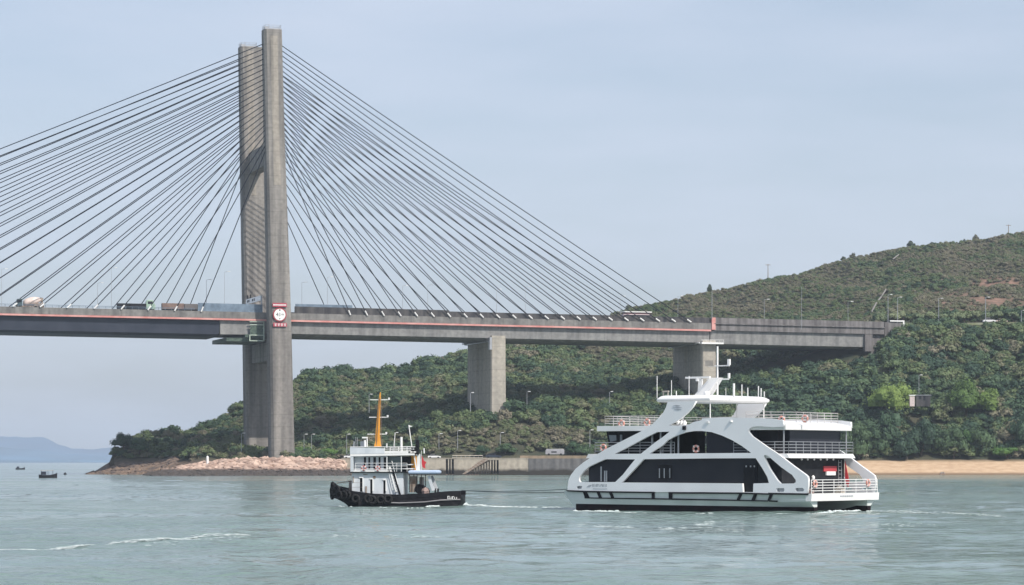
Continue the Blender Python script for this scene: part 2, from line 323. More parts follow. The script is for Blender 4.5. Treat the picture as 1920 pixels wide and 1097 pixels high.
# ------------------------------------------------------------------ land: one sheet
SIL = [(165, 889), (190, 878), (205, 860), (215, 842), (240, 830), (270, 818), (300, 812), (330, 806), (360, 800), (400, 782), (450, 752), (500, 730), (552, 708),
       (600, 690), (640, 686), (680, 688), (740, 685), (765, 686), (800, 672), (850, 660), (900, 650), (950, 640), (1050, 612), (1130, 588), (1180, 573), (1240, 561),
       (1290, 548), (1340, 540), (1400, 527), (1450, 518), (1500, 508), (1550, 490), (1600, 478), (1650, 467), (1700, 459), (1750, 452), (1800, 447), (1850, 443),
       (1890, 434), (1920, 430), (2000, 418), (2400, 380)]
KEYS = {   # photo column: (distance, row of bare ground)
    60: [(840, 905), (962, 905), (1000, 905), (1400, 905)],
    165: [(840, 905), (955, 893), (975, 889.5), (1000, 896), (1400, 905)],
    205: [(840, 905), (948, 894), (958, 884), (985, 866), (1010, 880), (1060, 900), (1400, 905)],
    240: [(840, 905), (948, 894), (958, 880), (990, 846), (1030, 870), (1080, 900), (1400, 905)],
    265: [(850, 900), (930, 897), (945, 891), (958, 878), (1000, 834), (1050, 870), (1110, 900), (1400, 905)],
    300: [(850, 899), (868, 893.2), (885, 889), (945, 886), (960, 872), (1010, 826), (1060, 870), (1120, 900), (1400, 905)],
    380: [(850, 899), (864, 893.4), (880, 884), (900, 870), (930, 866), (955, 850), (1020, 806), (1080, 850), (1160, 900), (1400, 905)],
    450: [(850, 899), (864, 893.2), (880, 878), (898, 864), (930, 862), (960, 854), (1000, 812), (1060, 766), (1150, 830), (1300, 900), (1400, 905)],
    550: [(850, 899), (864, 893.2), (880, 876), (898, 862), (935, 859), (962, 852), (1000, 800), (1090, 722), (1190, 800), (1350, 900), (1400, 905)],
    636: [(858, 899), (876, 893.2), (890, 872), (902, 864), (935, 860), (955, 850), (1000, 790), (1110, 700), (1220, 780), (1400, 905)],
    660: [(880, 899), (903, 894), (907, 863), (925, 861), (955, 846), (1000, 786), (1120, 698), (1230, 780), (1450, 905)],
    740: [(880, 899), (905, 894), (908, 863), (925, 861), (952, 836), (1000, 778), (1130, 696), (1240, 770), (1500, 905)],
    930: [(880, 899), (905, 894), (908, 863), (924, 861), (938, 828), (955, 782), (1000, 742), (1100, 700), (1200, 665), (1300, 700), (1600, 905)],
    1110: [(880, 899), (905, 894), (908, 863), (924, 860), (945, 815), (965, 780), (1010, 740), (1150, 670), (1290, 602), (1400, 650), (1600, 800)],
    1180: [(880, 899), (914, 893), (924, 876), (932, 866), (950, 812), (970, 775), (1015, 730), (1150, 660), (1310, 588), (1430, 640), (1600, 800)],
    1330: [(880, 899), (916, 892), (932, 876), (940, 866), (960, 800), (985, 745), (1020, 700), (1150, 640), (1370, 552), (1480, 620), (1700, 800)],
    1500: [(880, 899), (917, 891.5), (934, 872), (942, 862), (962, 800), (985, 725), (1008, 682), (1030, 664), (1150, 620), (1400, 522), (1520, 580), (1700, 760)],
    1640: [(880, 899), (917, 891.5), (934, 871), (942, 862), (960, 800), (980, 728), (993, 688), (1004, 655), (1012, 620), (1026, 612), (1060, 600), (1200, 560), (1420, 482), (1540, 540), (1700, 700)],
    1680: [(880, 899), (917, 891.5), (934, 870.5), (942, 862), (960, 800), (978, 715), (994, 640), (1006, 607), (1026, 605.5), (1060, 590), (1200, 550), (1430, 473), (1540, 530), (1700, 680)],
    1920: [(880, 899), (917, 891.5), (934, 869), (942, 860), (960, 800), (978, 720), (994, 645), (1006, 606.5), (1026, 605), (1070, 585), (1200, 530), (1460, 443), (1560, 500), (1750, 640)],
    2400: [(880, 899), (917, 892), (934, 869), (942, 860), (960, 800), (978, 720), (994, 645), (1006, 606.5), (1026, 605), (1070, 580), (1200, 520), (1500, 395), (1600, 450), (1750, 600)],
}
kx = sorted(KEYS)
CX = np.arange(60, 2401, 5.0)
DD = np.concatenate([np.arange(840, 1060, 3.0), np.arange(1060, 1300, 6.0), np.arange(1300, 1760, 10.0)])
kz = np.array([np.interp(DD, [p[0] for p in KEYS[k]], [wz(p[1], p[0]) for p in KEYS[k]]) for k in kx])
Z = np.array([[np.interp(c, kx, kz[:, j]) for j in range(len(DD))] for c in CX])
XX = ((CX[:, None] - 960) / FPX) * DD[None, :]; YY = np.repeat(DD[None, :], len(CX), 0)
rough = np.clip((Z - 7) / 15, 0, 1) * np.where((CX[:, None] > 1630), np.clip(np.abs(DD[None, :] - 1016) / 14 - .85, 0, 1), 1)
Z = Z + rough * (vnoise(XX / 28, YY / 28, 1) * 6 + vnoise(XX / 11, YY / 11, 2) * 2.2)
# small gullies running down the upper hill
Z = Z - np.clip((Z - 45) / 30, 0, 1) * np.abs(vnoise(XX / 20, YY / 90, 5)) * 7
# keep the crest where the photograph has it
want = np.interp(CX, [s[0] for s in SIL], [s[1] for s in SIL])
for i, c in enumerate(CX):
    tree = 3.2 if c < 1150 else 2.2
    if c < 330: tree = .8
    ang = (Z[i] - CH) / DD; need = (HY - want[i]) / FPX - tree / DD[np.argmax(ang)]
    if ang.max() <= 0 or c < 200: continue
    zc = Z[i][np.argmax(ang)]; k = need / ang.max()
    wgt = np.clip((Z[i] - .55 * zc) / (.45 * zc), 0, 1) * (DD > 955)
    Z[i] = CH + (Z[i] - CH) * (1 + (k - 1) * wgt)
def ground(px, D):
    i = np.clip(np.interp(px, CX, np.arange(len(CX))), 0, len(CX) - 1.001); j = np.clip(np.interp(D, DD, np.arange(len(DD))), 0, len(DD) - 1.001)
    a, b = int(i), int(j); fa, fb = i - a, j - b
    return float((Z[a, b] * (1 - fb) + Z[a, b + 1] * fb) * (1 - fa) + (Z[a + 1, b] * (1 - fb) + Z[a + 1, b + 1] * fb) * fa)
def gpx(x, y): return 960 + x / y * FPX
NI, NJ = Z.shape
vs = np.stack([XX, YY, Z], -1).reshape(-1, 3)
fs = [(i * NJ + j, (i + 1) * NJ + j, (i + 1) * NJ + j + 1, i * NJ + j + 1) for i in range(NI - 1) for j in range(NJ - 1)]
me = bpy.data.meshes.new('hillside_ground'); me.from_pydata(vs.tolist(), [], fs); me.shade_smooth()
# where the ground is bare red soil / sand / rock
soil = np.zeros((NI, NJ)); PYg = HY - (Z - CH) / YY * FPX
for (cx, cy, rx, ry, k) in [(1880, 532, 60, 14, 1.3), (1830, 566, 105, 18, 1.0), (1900, 585, 80, 14, .9), (1760, 562, 30, 14, .5), (1740, 548, 60, 3, .8), (1700, 553, 60, 3, .6)]:
    soil = np.maximum(soil, k * np.clip(1.4 - ((CX[:, None] - cx) / rx) ** 2 - ((PYg - cy) / ry) ** 2, 0, 1) * (YY > 1050))
sand = (np.clip((5.0 - Z) / .6, 0, 1)) * (CX[:, None] > 1120)
rock = (np.clip((5.5 - Z) / 1.5, 0, 1)) * (CX[:, None] < 900)
at = me.color_attributes.new('kinds', 'FLOAT_COLOR', 'POINT')
at.data.foreach_set('color', np.stack([soil, sand, rock, np.ones_like(soil)], -1).reshape(-1))
gm = bpy.data.materials.new('hill_ground'); gm.use_nodes = True; n = gm.node_tree; b = n.nodes['Principled BSDF']; b.inputs['Roughness'].default_value = .95; b.inputs['Specular IOR Level'].default_value = .1
vc = n.nodes.new('ShaderNodeVertexColor'); vc.layer_name = 'kinds'; sp = n.nodes.new('ShaderNodeSeparateColor'); n.links.new(vc.outputs[0], sp.inputs[0])
tcn = n.nodes.new('ShaderNodeTexCoord')
def ramp2(scale, a, c, stretch=(1, 1, 1)):
    mp = n.nodes.new('ShaderNodeMapping'); mp.inputs['Scale'].default_value = stretch; n.links.new(tcn.outputs['Object'], mp.inputs[0])
    z = n.nodes.new('ShaderNodeTexNoise'); z.inputs['Scale'].default_value = scale; z.inputs['Detail'].default_value = 8; n.links.new(mp.outputs[0], z.inputs[0])
    r = n.nodes.new('ShaderNodeMapRange'); r.inputs[1].default_value = .35; r.inputs[2].default_value = .65; n.links.new(z.outputs['Fac'], r.inputs[0])
    q = n.nodes.new('ShaderNodeMix'); q.data_type = 'RGBA'; q.inputs['A'].default_value = (*a, 1); q.inputs['B'].default_value = (*c, 1); n.links.new(r.outputs[0], q.inputs['Factor']); return q.outputs['Result'], z.outputs['Fac']
g0, gz = ramp2(.12, (.035, .045, .03), (.085, .08, .055)); g1, _ = ramp2(.25, (.24, .15, .115), (.11, .085, .06)); g2, _ = ramp2(.35, (.53, .39, .26), (.43, .30, .195), (1, 1, 3)); g3, _ = ramp2(.5, (.16, .12, .095), (.075, .06, .05))
gp = n.nodes.new('ShaderNodeNewGeometry'); gz_ = n.nodes.new('ShaderNodeSeparateXYZ'); n.links.new(gp.outputs['Position'], gz_.inputs[0])
wr = n.nodes.new('ShaderNodeMapRange'); wr.inputs[1].default_value = .35; wr.inputs[2].default_value = .95; n.links.new(gz_.outputs['Z'], wr.inputs[0])
wq = n.nodes.new('ShaderNodeMix'); wq.data_type = 'RGBA'; wq.inputs['A'].default_value = (.20, .14, .09, 1); n.links.new(g2, wq.inputs['B']); n.links.new(wr.outputs[0], wq.inputs['Factor']); g2 = wq.outputs['Result']
cur = g0
for s_, g_ in ((sp.outputs[0], g1), (sp.outputs[1], g2), (sp.outputs[2], g3)):
    q = n.nodes.new('ShaderNodeMix'); q.data_type = 'RGBA'; n.links.new(cur, q.inputs['A']); n.links.new(g_, q.inputs['B']); n.links.new(s_, q.inputs['Factor']); cur = q.outputs['Result']
n.links.new(cur, b.inputs['Base Color'])
me.materials.append(gm)
hill = bpy.data.objects.new('hillside_ground', me); COL.objects.link(hill); tag(hill, kind='structure')

# ------------------------------------------------------------------ foliage
def crown_mesh(name, seed, rx, rz, lobes, leaves, leaf, m, flat=.75):
    rnd = np.random.RandomState(seed); V = []; F = []
    def quad(c, nrm, s):
        nrm = nrm / np.linalg.norm(nrm); a = np.cross(nrm, rnd.normal(size=3)); a /= np.linalg.norm(a); bb = np.cross(nrm, a); k = len(V)
        asp = rnd.uniform(.45, .8)
        V.extend([c - a * s - bb * s * asp * .4, c + bb * s * asp, c + a * s + bb * s * asp * .2, c - bb * s * asp]); F.append((k, k + 1, k + 2, k + 3))
    L_ = []
    for i in range(lobes):
        a = rnd.uniform(0, 6.28); q = math.sqrt(rnd.uniform(0, 1)) * .68; h = rnd.uniform(.25, 1) * (1 - q * .55)
        L_.append((np.array([math.cos(a) * q * rx, math.sin(a) * q * rx, rz * h * 1.1]), rnd.uniform(.30, .50) * rx))
    for c, r in L_:
        # opaque inner mass, hidden by the leaves over it
        k = len(V); nn = 6
        for t, zz in ((.75, -.35), (.8, .25), (.4, .68)):
            for j in range(nn): V.append(c + np.array([math.cos(j * 1.047 + t) * r * t, math.sin(j * 1.047 + t) * r * t, zz * r * flat]))
        for q in range(2):
            for j in range(nn): F.append((k + q * nn + j, k + q * nn + (j + 1) % nn, k + (q + 1) * nn + (j + 1) % nn, k + (q + 1) * nn + j))
        F.append(tuple(k + 2 * nn + j for j in range(nn)))
        for j in range(leaves // lobes):
            d = rnd.normal(size=3); d[2] = abs(d[2]) * 1.1 - .25; d /= np.linalg.norm(d)
            rr = r * rnd.uniform(.82, 1.18); p = c + d * rr * np.array([1, 1, flat])
            quad(p, d + rnd.normal(size=3) * .45 + np.array([0, 0, .5]), leaf * rnd.uniform(.6, 1.25))
    me = bpy.data.meshes.new(name); me.from_pydata([tuple(v) for v in V], [], F); me.materials.append(m); me.update(); return me

src = bpy.data.collections.new('woodland_sources')        # never linked to the scene: only instanced
for i in range(7):
    src.objects.link(bpy.data.objects.new('woodland_crown.%03d' % i, crown_mesh('woodland_crown', 10 + i, 1, .8, 8, 420, .105, LF_WOOD)))

def zrr(s): return 52.0 - .0085 * s
rs = np.random.RandomState(7); pts = []; scl = []; tint = []
for D0 in np.arange(925, 1560, 2.6):
    step = 2.9 if D0 < 1060 else 2.7
    for x in np.arange((60 - 960) / FPX * D0, (2080 - 960) / FPX * D0, step):
        D = D0 + rs.uniform(-1.6, 1.6); xx = x + rs.uniform(-1.6, 1.6); c = gpx(xx, D)
        if c < 200 or c > 2080: continue
        z = ground(c, D); py = HY - (z - CH) / D * FPX
        if z < 5.2 or (c < 300 and z < 5.6): continue
        if c > 1120 and z < 5.8: continue
        if 640 < c < 1125 and D < 930: continue
        if c < 640 and D < 944 and c > 262 and not (410 < c < 640 and D > 912 and z > 5.3): continue
        if c > 1655 and 1004 < D < 1030: continue
        s0, t0 = (Vector((xx, D, 0)) - Vector((-78.1, 932, 0))).dot(Vector((.96, .28, 0))), (Vector((xx, D, 0)) - Vector((-78.1, 932, 0))).dot(Vector((-.28, .96, 0)))
        if abs(s0) < 5.3 and (-5 < t0 < 5 or 32 < t0 < 43): continue
        if (abs(s0 - 77.4) < 4.5 or abs(s0 - 154.7) < 4.5) and 1 < t0 < 37: continue
        if 212 < s0 < 230 and 2 < t0 < 35: continue
        if 150 < s0 < 216 and -14 < t0 < 33 and z > zrr(s0) - 13: continue
        if 1702 < c < 1750 and 953.5 < D < 962: continue
        # hidden behind the crest
        far = D - 1000
        crest = np.interp(c, [205, 450, 740, 930, 1180, 1330, 1500, 1920], [1000, 1070, 1140, 1210, 1320, 1380, 1410, 1475])
        if D > crest + 22: continue
        upper = (c > 1100 and D > 1045 + max(0, (1400 - c)) * .25)
        bare = 0
        for (cx, cy, rx, ry, k) in [(1880, 532, 60, 14, 1.3), (1830, 566, 105, 18, 1.0), (1900, 585, 80, 14, .9)]:
            if D > 1050: bare = max(bare, k * (1.3 - ((c - cx) / rx) ** 2 - ((py - cy) / ry) ** 2))
        if bare > 0 and rs.rand() < min(.6, bare * .55): continue
        patch = vnoise(np.array([xx / 16.0]), np.array([D / 22.0]), 9)[0]; p2 = vnoise(np.array([xx / 60.0]), np.array([D / 70.0]), 11)[0]
        if upper:
            s = rs.uniform(.9, 1.9) * (1.25 if patch > .15 else 1); t = .62 - patch * .9 + rs.uniform(-.22, .28)
            if rs.rand() < .10: t = .95
            if bare > 0: t = rs.uniform(.7, 1)
        else:
            s = (1.4 + 3.3 * rs.rand() ** 1.8) * (1.15 if patch > 0 else .85); t = .36 - patch * .5 - p2 * .35 + rs.uniform(-.34, .38)
            if c > 1150 and D < 1004: s = s * 1.15 + .6; t -= .10
            if c < 560: s *= .8; t += .12
            if rs.rand() < .06: t = rs.uniform(.75, 1)
            if rs.rand() < .03: s = rs.uniform(3.4, 4.8); t = rs.choice([.05, .15, .55])
        if 800 < c < 1110 and D < 948: t = rs.uniform(.6, 1); s *= .7
        if c < 300: s *= .85
        steep = (ground(c, D + 3) - ground(c, D - 3)) / 6
        for q_ in range(1 + (steep > .45) + (steep > .8)):
            D2 = D + q_ * 1.0; x2 = xx + q_ * rs.uniform(-1.3, 1.3)
            pts.append((x2, D2, ground(gpx(x2, D2), D2) - s * .1)); scl.append(s * rs.uniform(.8, 1.1)); tint.append(min(1, max(0, t + (q_ > 0) * rs.uniform(-.2, .2))))
N = len(pts)
me = bpy.data.meshes.new('woodland'); me.from_pydata(pts, [], [])
for nm, arr in (('scl', scl), ('tint', tint)):
    a = me.attributes.new(nm, 'FLOAT', 'POINT'); a.data.foreach_set('value', np.array(arr, dtype=np.float32))
wood = bpy.data.objects.new('woodland', me); COL.objects.link(wood)
tag(wood, 'dense green and olive woodland and scrub covering the whole hillside', 'woodland', kind='stuff')
ng = bpy.data.node_groups.new('woodland_scatter', 'GeometryNodeTree')
ng.interface.new_socket('Geometry', in_out='INPUT', socket_type='NodeSocketGeometry'); ng.interface.new_socket('Geometry', in_out='OUTPUT', socket_type='NodeSocketGeometry')
gi = ng.nodes.new('NodeGroupInput'); go = ng.nodes.new('NodeGroupOutput'); ip = ng.nodes.new('GeometryNodeInstanceOnPoints'); ci = ng.nodes.new('GeometryNodeCollectionInfo')
ci.inputs[0].default_value = src; ci.inputs['Separate Children'].default_value = True; ci.inputs['Reset Children'].default_value = True
ip.inputs['Pick Instance'].default_value = True
m2p = ng.nodes.new('GeometryNodeMeshToPoints')
na = ng.nodes.new('GeometryNodeInputNamedAttribute'); na.data_type = 'FLOAT'; na.inputs[0].default_value = 'scl'
rv = ng.nodes.new('FunctionNodeRandomValue'); rv.data_type = 'INT'; rv.inputs[4].default_value = 0; rv.inputs[5].default_value = 6
rr = ng.nodes.new('FunctionNodeRandomValue'); rr.data_type = 'FLOAT_VECTOR'; rr.inputs[0].default_value = (-.2, -.2, 0); rr.inputs[1].default_value = (.2, .2, 6.28)
l = ng.links.new
l(gi.outputs[0], m2p.inputs[0]); l(m2p.outputs[0], ip.inputs['Points']); l(ci.outputs[0], ip.inputs['Instance']); l(rv.outputs[2], ip.inputs['Instance Index'])
l(rr.outputs[0], ip.inputs['Rotation']); l([o for o in na.outputs if o.enabled][0], ip.inputs['Scale']); l(ip.outputs[0], go.inputs[0])
gm_ = wood.modifiers.new('scatter', 'NODES'); gm_.node_group = ng
print('woodland crowns', N)

_tc = {}
def tree(kind, px, D, r, h, lm, seed, label, cat='tree', group=None, trunk=None, lobes=11, leaves=1500, leaf=.32, name='tree'):
    z = ground(px, D); x = (px - 960) / FPX * D
    root = empty(name, (x, D, z), random.Random(seed).uniform(0, 6.28), label, cat, group)
    th = h * .45 if trunk is None else trunk
    key = (kind, seed % 4, lm.name)
    rz = max(.6, h - th)
    if key not in _tc: _tc[key] = crown_mesh('crown', seed, 1, 1, lobes, leaves, leaf / max(r, .1), lm, .8)
    c = bpy.data.objects.new('crown', _tc[key]); COL.objects.link(c); c.parent = root; c.location = (0, 0, th * .85); c.scale = (r, r, rz)
    t = MB(); rn = random.Random(seed)
    t.tube([(0, 0, -.6), (.1, 0, th * .5), (.05, .1, th * 1.1)], r * .07 + .05, 7, r * .04 + .03)
    for k in range(4):
        a = rn.uniform(0, 6.28); t.tube([(.05, .05, th * (.6 + .1 * k)), (math.cos(a) * r * .55, math.sin(a) * r * .55, th + rz * .5)], r * .03 + .02, 5, .02)
    t.build('trunk', M['trunk'], root)
    return root
ORD = ['first', 'second', 'third', 'fourth', 'fifth', 'sixth', 'seventh', 'eighth', 'ninth', 'tenth', 'eleventh', 'twelfth', 'thirteenth', 'fourteenth', 'fifteenth', 'sixteenth', 'seventeenth', 'eighteenth']
tree('wide', 1672, 962, 8.6, 13, LF_LIME, 101, 'broad lime-green tree left of the little pink hut on the hillside', trunk=2.5, leaf=.36, lobes=22, leaves=3600)
tree('wide', 1812, 963, 6.4, 12.5, LF_LIME, 102, 'tall lime-green tree right of the little pink hut, beside a rounder yellowish one', trunk=2.5, leaf=.34, lobes=20, leaves=3200)
tree('wide', 1858, 962, 5.6, 10.5, LF_LIME, 103, 'round yellow-green tree touching the tall lime-green tree on its right side', trunk=2.5, leaf=.32, lobes=16, leaves=2600)
tree('wide', 1545, 958, 3.4, 8.5, LF_BRIGHT, 104, 'small bright green tree low on the slope above the ferry roof rail', trunk=2, leaf=.34)
tree('wide', 1888, 941, 5.4, 4.2, LF_BRIGHT, 105, 'bright green bush on the beach edge at the right side of the photo', 'bush', name='bush', trunk=.3, leaf=.3)
tree('wide', 1820, 946, 3.2, 7.0, LF_BRIGHT, 106, 'small bright green tree among dark trees halfway between lime trees and beach', trunk=2, leaf=.34)
bx = [(1610, 4.6, 9), (1640, 4.2, 8), (1668, 5.0, 10), (1700, 4.4, 8.5), (1728, 4.8, 9), (1760, 4.2, 7), (1788, 4.6, 8), (1842, 4.4, 8), (1916, 4.8, 9)]
for i, (px, r, h) in enumerate(bx):
    tree('wide', px, 942 + (i % 3) * 2.0, r * 1.15, h * 1.2, LF_DARK, 200 + i, 'dark green tree overhanging the back of the beach, %s from the left' % ORD[i], group='dark trees along the back of the beach', trunk=1.2, leaf=.36)
rx = [(1134, 588), (1178, 572), (1216, 565), (1330, 541), (1468, 513), (1581, 480), (1597, 477), (1708, 457), (1740, 453), (1748, 452), (1806, 444), (1829, 443), (1866, 438)]
for i, (px, py) in enumerate(rx):
    D = float(np.interp(px, [1110, 1180, 1330, 1500, 1640, 1920], [1290, 1310, 1370, 1400, 1420, 1460]))
    tree('ridge', px, D, 1.5 + (i * 7 % 5) * .3, 2.4 + (i * 5 % 4) * .4, LF_RIDGE, 300 + i, 'small dark bush standing out on the hill skyline, %s from the left' % ORD[i], 'bush', 'bushes on the hill skyline', trunk=.5, lobes=7, leaves=500, leaf=.34, name='bush')
sx = [1625, 1652, 1676, 1694, 1719, 1741, 1766, 1787, 1808, 1831, 1853, 1877, 1900]
for i, px in enumerate(sx):
    tree('shrub', px, 1029 + (i % 2) * 2, 2.3 + (i % 3) * .35, 3.4 + (i % 2) * .6, LF_PALE, 400 + i, 'pale green roadside shrub above the hill road, %s from the left' % ORD[i], 'shrub', 'pale shrubs along the hill road', trunk=.8, lobes=7, leaves=500, leaf=.28, name='shrub')
wx = [(905, 926, 3.2, 3.2), (948, 928, 3.6, 3.4), (1075, 927, 3.2, 3.8), (1098, 926, 3.4, 4.2), (568, 946, 3.5, 3.2), (618, 938, 4.0, 3.2), (695, 928, 3.0, 3.4)]
wl = ['dark green bush behind the grey steps of the sea wall', 'dark bush right of the sea wall steps', 'dark bush behind the right end of the sea wall', 'dark bush nearest the ferry bow behind the sea wall',
      'green bush at the foot of the bridge tower beside two lamp posts', 'light green bush on the bank between the tower and the tugboat', 'dark bush on the bank just behind the tugboat bow']
for i, (px, D, r, h) in enumerate(wx):
    tree('wide', px, D, r, h, LF_BRIGHT if i in (4, 5) else LF_DARK, 500 + i, wl[i], 'bush', trunk=.4, leaf=.3, name='bush')
tree('wide', 232, 985, 4.2, 6.4, LF_DARK, 601, 'dark tree at the tip of the wooded headland above the rocks', trunk=2, leaf=.4)
tree('wide', 262, 978, 4.2, 6.2, LF_DARK, 602, 'dark tree next to the headland tip, second from the sea', trunk=2, leaf=.4)

# rocks
def boulder_field(name, spots, m, seed, label, cat, sub=1):
    rnd = np.random.RandomState(seed); V = []; F = []
    ico = bmesh.new(); bmesh.ops.create_icosphere(ico, subdivisions=1, radius=1); iv = np.array([v.co[:] for v in ico.verts]); ifc = [tuple(v.index for v in f.verts) for f in ico.faces]; ico.free()
    for (x, y, z, s) in spots:
        k = len(V); q = iv * (1 + rnd.uniform(-.28, .28, (len(iv), 1))) * np.array([rnd.uniform(.9, 1.7), rnd.uniform(.8, 1.3), rnd.uniform(.5, .85)]) * s
        a = rnd.uniform(0, 6.28); ca, sa = math.cos(a), math.sin(a); q = q @ np.array([[ca, -sa, 0], [sa, ca, 0], [0, 0, 1]]).T
        V.extend((q + np.array([x, y, z])).tolist()); F.extend([tuple(i + k for i in f) for f in ifc])
    me = bpy.data.meshes.new(name); me.from_pydata(V, [], F); me.materials.append(m)
    o = bpy.data.objects.new(name, me); COL.objects.link(o); return tag(o, label, cat, kind='stuff')
rockm = bpy.data.materials.new('pink_boulder'); rockm.use_nodes = True; n = rockm.node_tree; b = n.nodes['Principled BSDF']; b.inputs['Roughness'].default_value = .9
g = n.nodes.new('ShaderNodeNewGeometry'); s3 = n.nodes.new('ShaderNodeSeparateXYZ'); n.links.new(g.outputs['Position'], s3.inputs[0])
nz = n.nodes.new('ShaderNodeTexNoise'); nz.inputs['Scale'].default_value = .5; nz.inputs['Detail'].default_value = 6; n.links.new(g.outputs['Position'], nz.inputs[0])
r0 = n.nodes.new('ShaderNodeMath'); r0.operation = 'MULTIPLY_ADD'; r0.inputs[1].default_value = 1.6; n.links.new(nz.outputs['Fac'], r0.inputs[0]); n.links.new(s3.outputs['Z'], r0.inputs[2])
r1 = n.nodes.new('ShaderNodeMapRange'); r1.inputs[1].default_value = 2.5; r1.inputs[2].default_value = 3.3; n.links.new(r0.outputs[0], r1.inputs[0])     # tide mark: dark and wet below
q = n.nodes.new('ShaderNodeMix'); q.data_type = 'RGBA'; q.inputs['A'].default_value = (.055, .045, .04, 1); n.links.new(r1.outputs[0], q.inputs['Factor'])
c5 = n.nodes.new('ShaderNodeMix'); c5.data_type = 'RGBA'; c5.inputs['A'].default_value = (.54, .40, .32, 1); c5.inputs['B'].default_value = (.24, .16, .125, 1); n.links.new(g.outputs['Random Per Island'], c5.inputs['Factor'])
n.links.new(c5.outputs['Result'], q.inputs['B']); n.links.new(q.outputs['Result'], b.inputs['Base Color'])
spots = []; rn = np.random.RandomState(4)
for _ in range(3300):
    px = rn.uniform(266, 652); D = rn.uniform(858, 902); z = ground(px, D)
    if z < -.6 or z > 5.6: continue
    if px < 330 and z > 3.0: continue
    s = .5 + 1.1 * rn.rand() ** 1.6
    spots.append(((px - 960) / FPX * D, D, z + s * .1, s))
boulder_field('boulder_bank', spots, rockm, 5, 'pink and brown boulders heaped along the shore in front of the tower', 'boulders')
spots = []
for _ in range(1500):
    px = rn.uniform(160, 330); D = rn.uniform(940, 966); z = ground(px, D)
    if z < -.6 or z > 6.5: continue
    s = rn.uniform(.5, 1.4); spots.append(((px - 960) / FPX * D, D, z, s))
boulder_field('shore_rocks', spots, mat('brown_rock', (.20, .14, .10), .9, c2=(.07, .055, .05), scale=.3), 6, 'low brown rocks at the tip of the wooded headland', 'rocks')
tag(MB().add([tuple(W(1767 + a, 0, 918)[:2]) + (ground(1767, 918) + hh,) for a, hh in ((-6, -.3), (6, -.3), (3, .9), (-3, .7))] + [tuple(W(1767 + a, 0, 920)[:2]) + (ground(1767, 920) + hh,) for a, hh in ((-6, -.3), (6, -.3), (3, .6), (-3, .5))],
    [(0, 1, 2, 3), (4, 7, 6, 5), (0, 4, 5, 1), (3, 2, 6, 7), (1, 5, 6, 2), (0, 3, 7, 4)]).build('rock', M['rust']), 'small dark rock at the water edge of the orange beach', 'rock')

# ------------------------------------------------------------------ the bridge
BR = Frame(-78.1, 932, R(16.26))
bridge = empty('cable_stayed_bridge', (BR.o.x, BR.o.y, 0), BR.rz, 'long grey concrete cable-stayed bridge with a tall twin-leg tower crossing above the water and hillside', 'bridge')
def zr(s): return 52.0 - .0085 * s if s > -30 else 52.255 - .0075 * (s + 30)       # level of the red edge pipe
TW = 38.0
# tower legs, tapering; outline read on the near leg's front face
zs = [-1, 25, 46, 57, 100, 112, 149.2]
def legx(z):
    py = HY - (z - CH) / 929 * FPX
    l = np.interp(py, [55, 280, 570, 855], [496.5, 500.5, 506, 510]); r = np.interp(py, [55, 280, 570, 855], [530, 536, 546.5, 553.5])
    return BR.side(l, 0, -3.6)[0], BR.side(r, 0, -3.6)[0]
def leg(t, lean, parent, ztop=149.2, dx=0):
    rings = []
    for z in [-1, 5, 20, 35, 50, 70, 90, 105, 120, 135, ztop]:
        a, c = legx(min(z, 149)); a += dx; c += dx * -.9; k = lean * max(0, z - 50) / 100; hd = 3.6 - .7 * max(0, z) / 149; ch = .75
        y0, y1 = t - hd + k, t + hd + k
        rings.append([(a + ch, y0, z), (c - ch, y0, z), (c, y0 + ch, z), (c, y1 - ch, z), (c - ch, y1, z), (a + ch, y1, z), (a, y1 - ch, z), (a, y0 + ch, z)])
    b = MB(); b.loft(rings)
    o = b.build('tower_leg', M['tower'], parent)
    a, c = legx(149); a += dx; c += dx; k = lean; r_ = MB()
    r_.box(a + .2, c - .2, t - 2.7 + k, t + 2.7 + k, ztop, ztop + .35)
    for A_, B_ in (((a + .4, -2.5), (c - .4, -2.5)), ((c - .4, -2.5), (c - .4, 2.5)), ((c - .4, 2.5), (a + .4, 2.5)), ((a + .4, 2.5), (a + .4, -2.5))):
        r_.rail((A_[0], t + k + A_[1], ztop + .35), (B_[0], t + k + B_[1], ztop + .35), 1.1, 2, 1.4, .05)
    r_.tube([((a + c) / 2 - 1, t + k, ztop + .35), ((a + c) / 2 - 1, t + k, ztop + 2.0)], .07); r_.box((a + c) / 2 - 2.5, (a + c) / 2 - 1.2, t + k - .5, t + k + .5, ztop + .35, ztop + 1.1)
    r_.build('top_railing', M['metal'], o)
    # the light central strip: a shallow raised panel down the upper leg
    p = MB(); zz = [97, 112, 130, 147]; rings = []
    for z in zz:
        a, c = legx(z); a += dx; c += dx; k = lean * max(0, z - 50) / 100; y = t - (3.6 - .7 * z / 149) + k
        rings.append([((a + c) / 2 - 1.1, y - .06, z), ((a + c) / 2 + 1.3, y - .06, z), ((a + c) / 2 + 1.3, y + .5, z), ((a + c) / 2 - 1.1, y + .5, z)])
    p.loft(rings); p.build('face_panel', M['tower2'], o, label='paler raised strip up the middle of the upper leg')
    return o
leg(0, 0, bridge); leg(TW, -1.2, bridge, 148.6, -1.1)
ax, cx_ = legx(108)
MB().box(ax + 1.2, cx_ - 1.2, 3, TW - 3.5, 104.5, 111.8).build('tower_crossbeam', M['tower'], bridge, bevel=.2)
ax, cx_ = legx(43)
MB().box(ax + 1.0, cx_ - 1.0, 3.3, TW - 3.3, 38.4, 44.8).build('tower_crossbeam', M['tower'], bridge, bevel=.2)

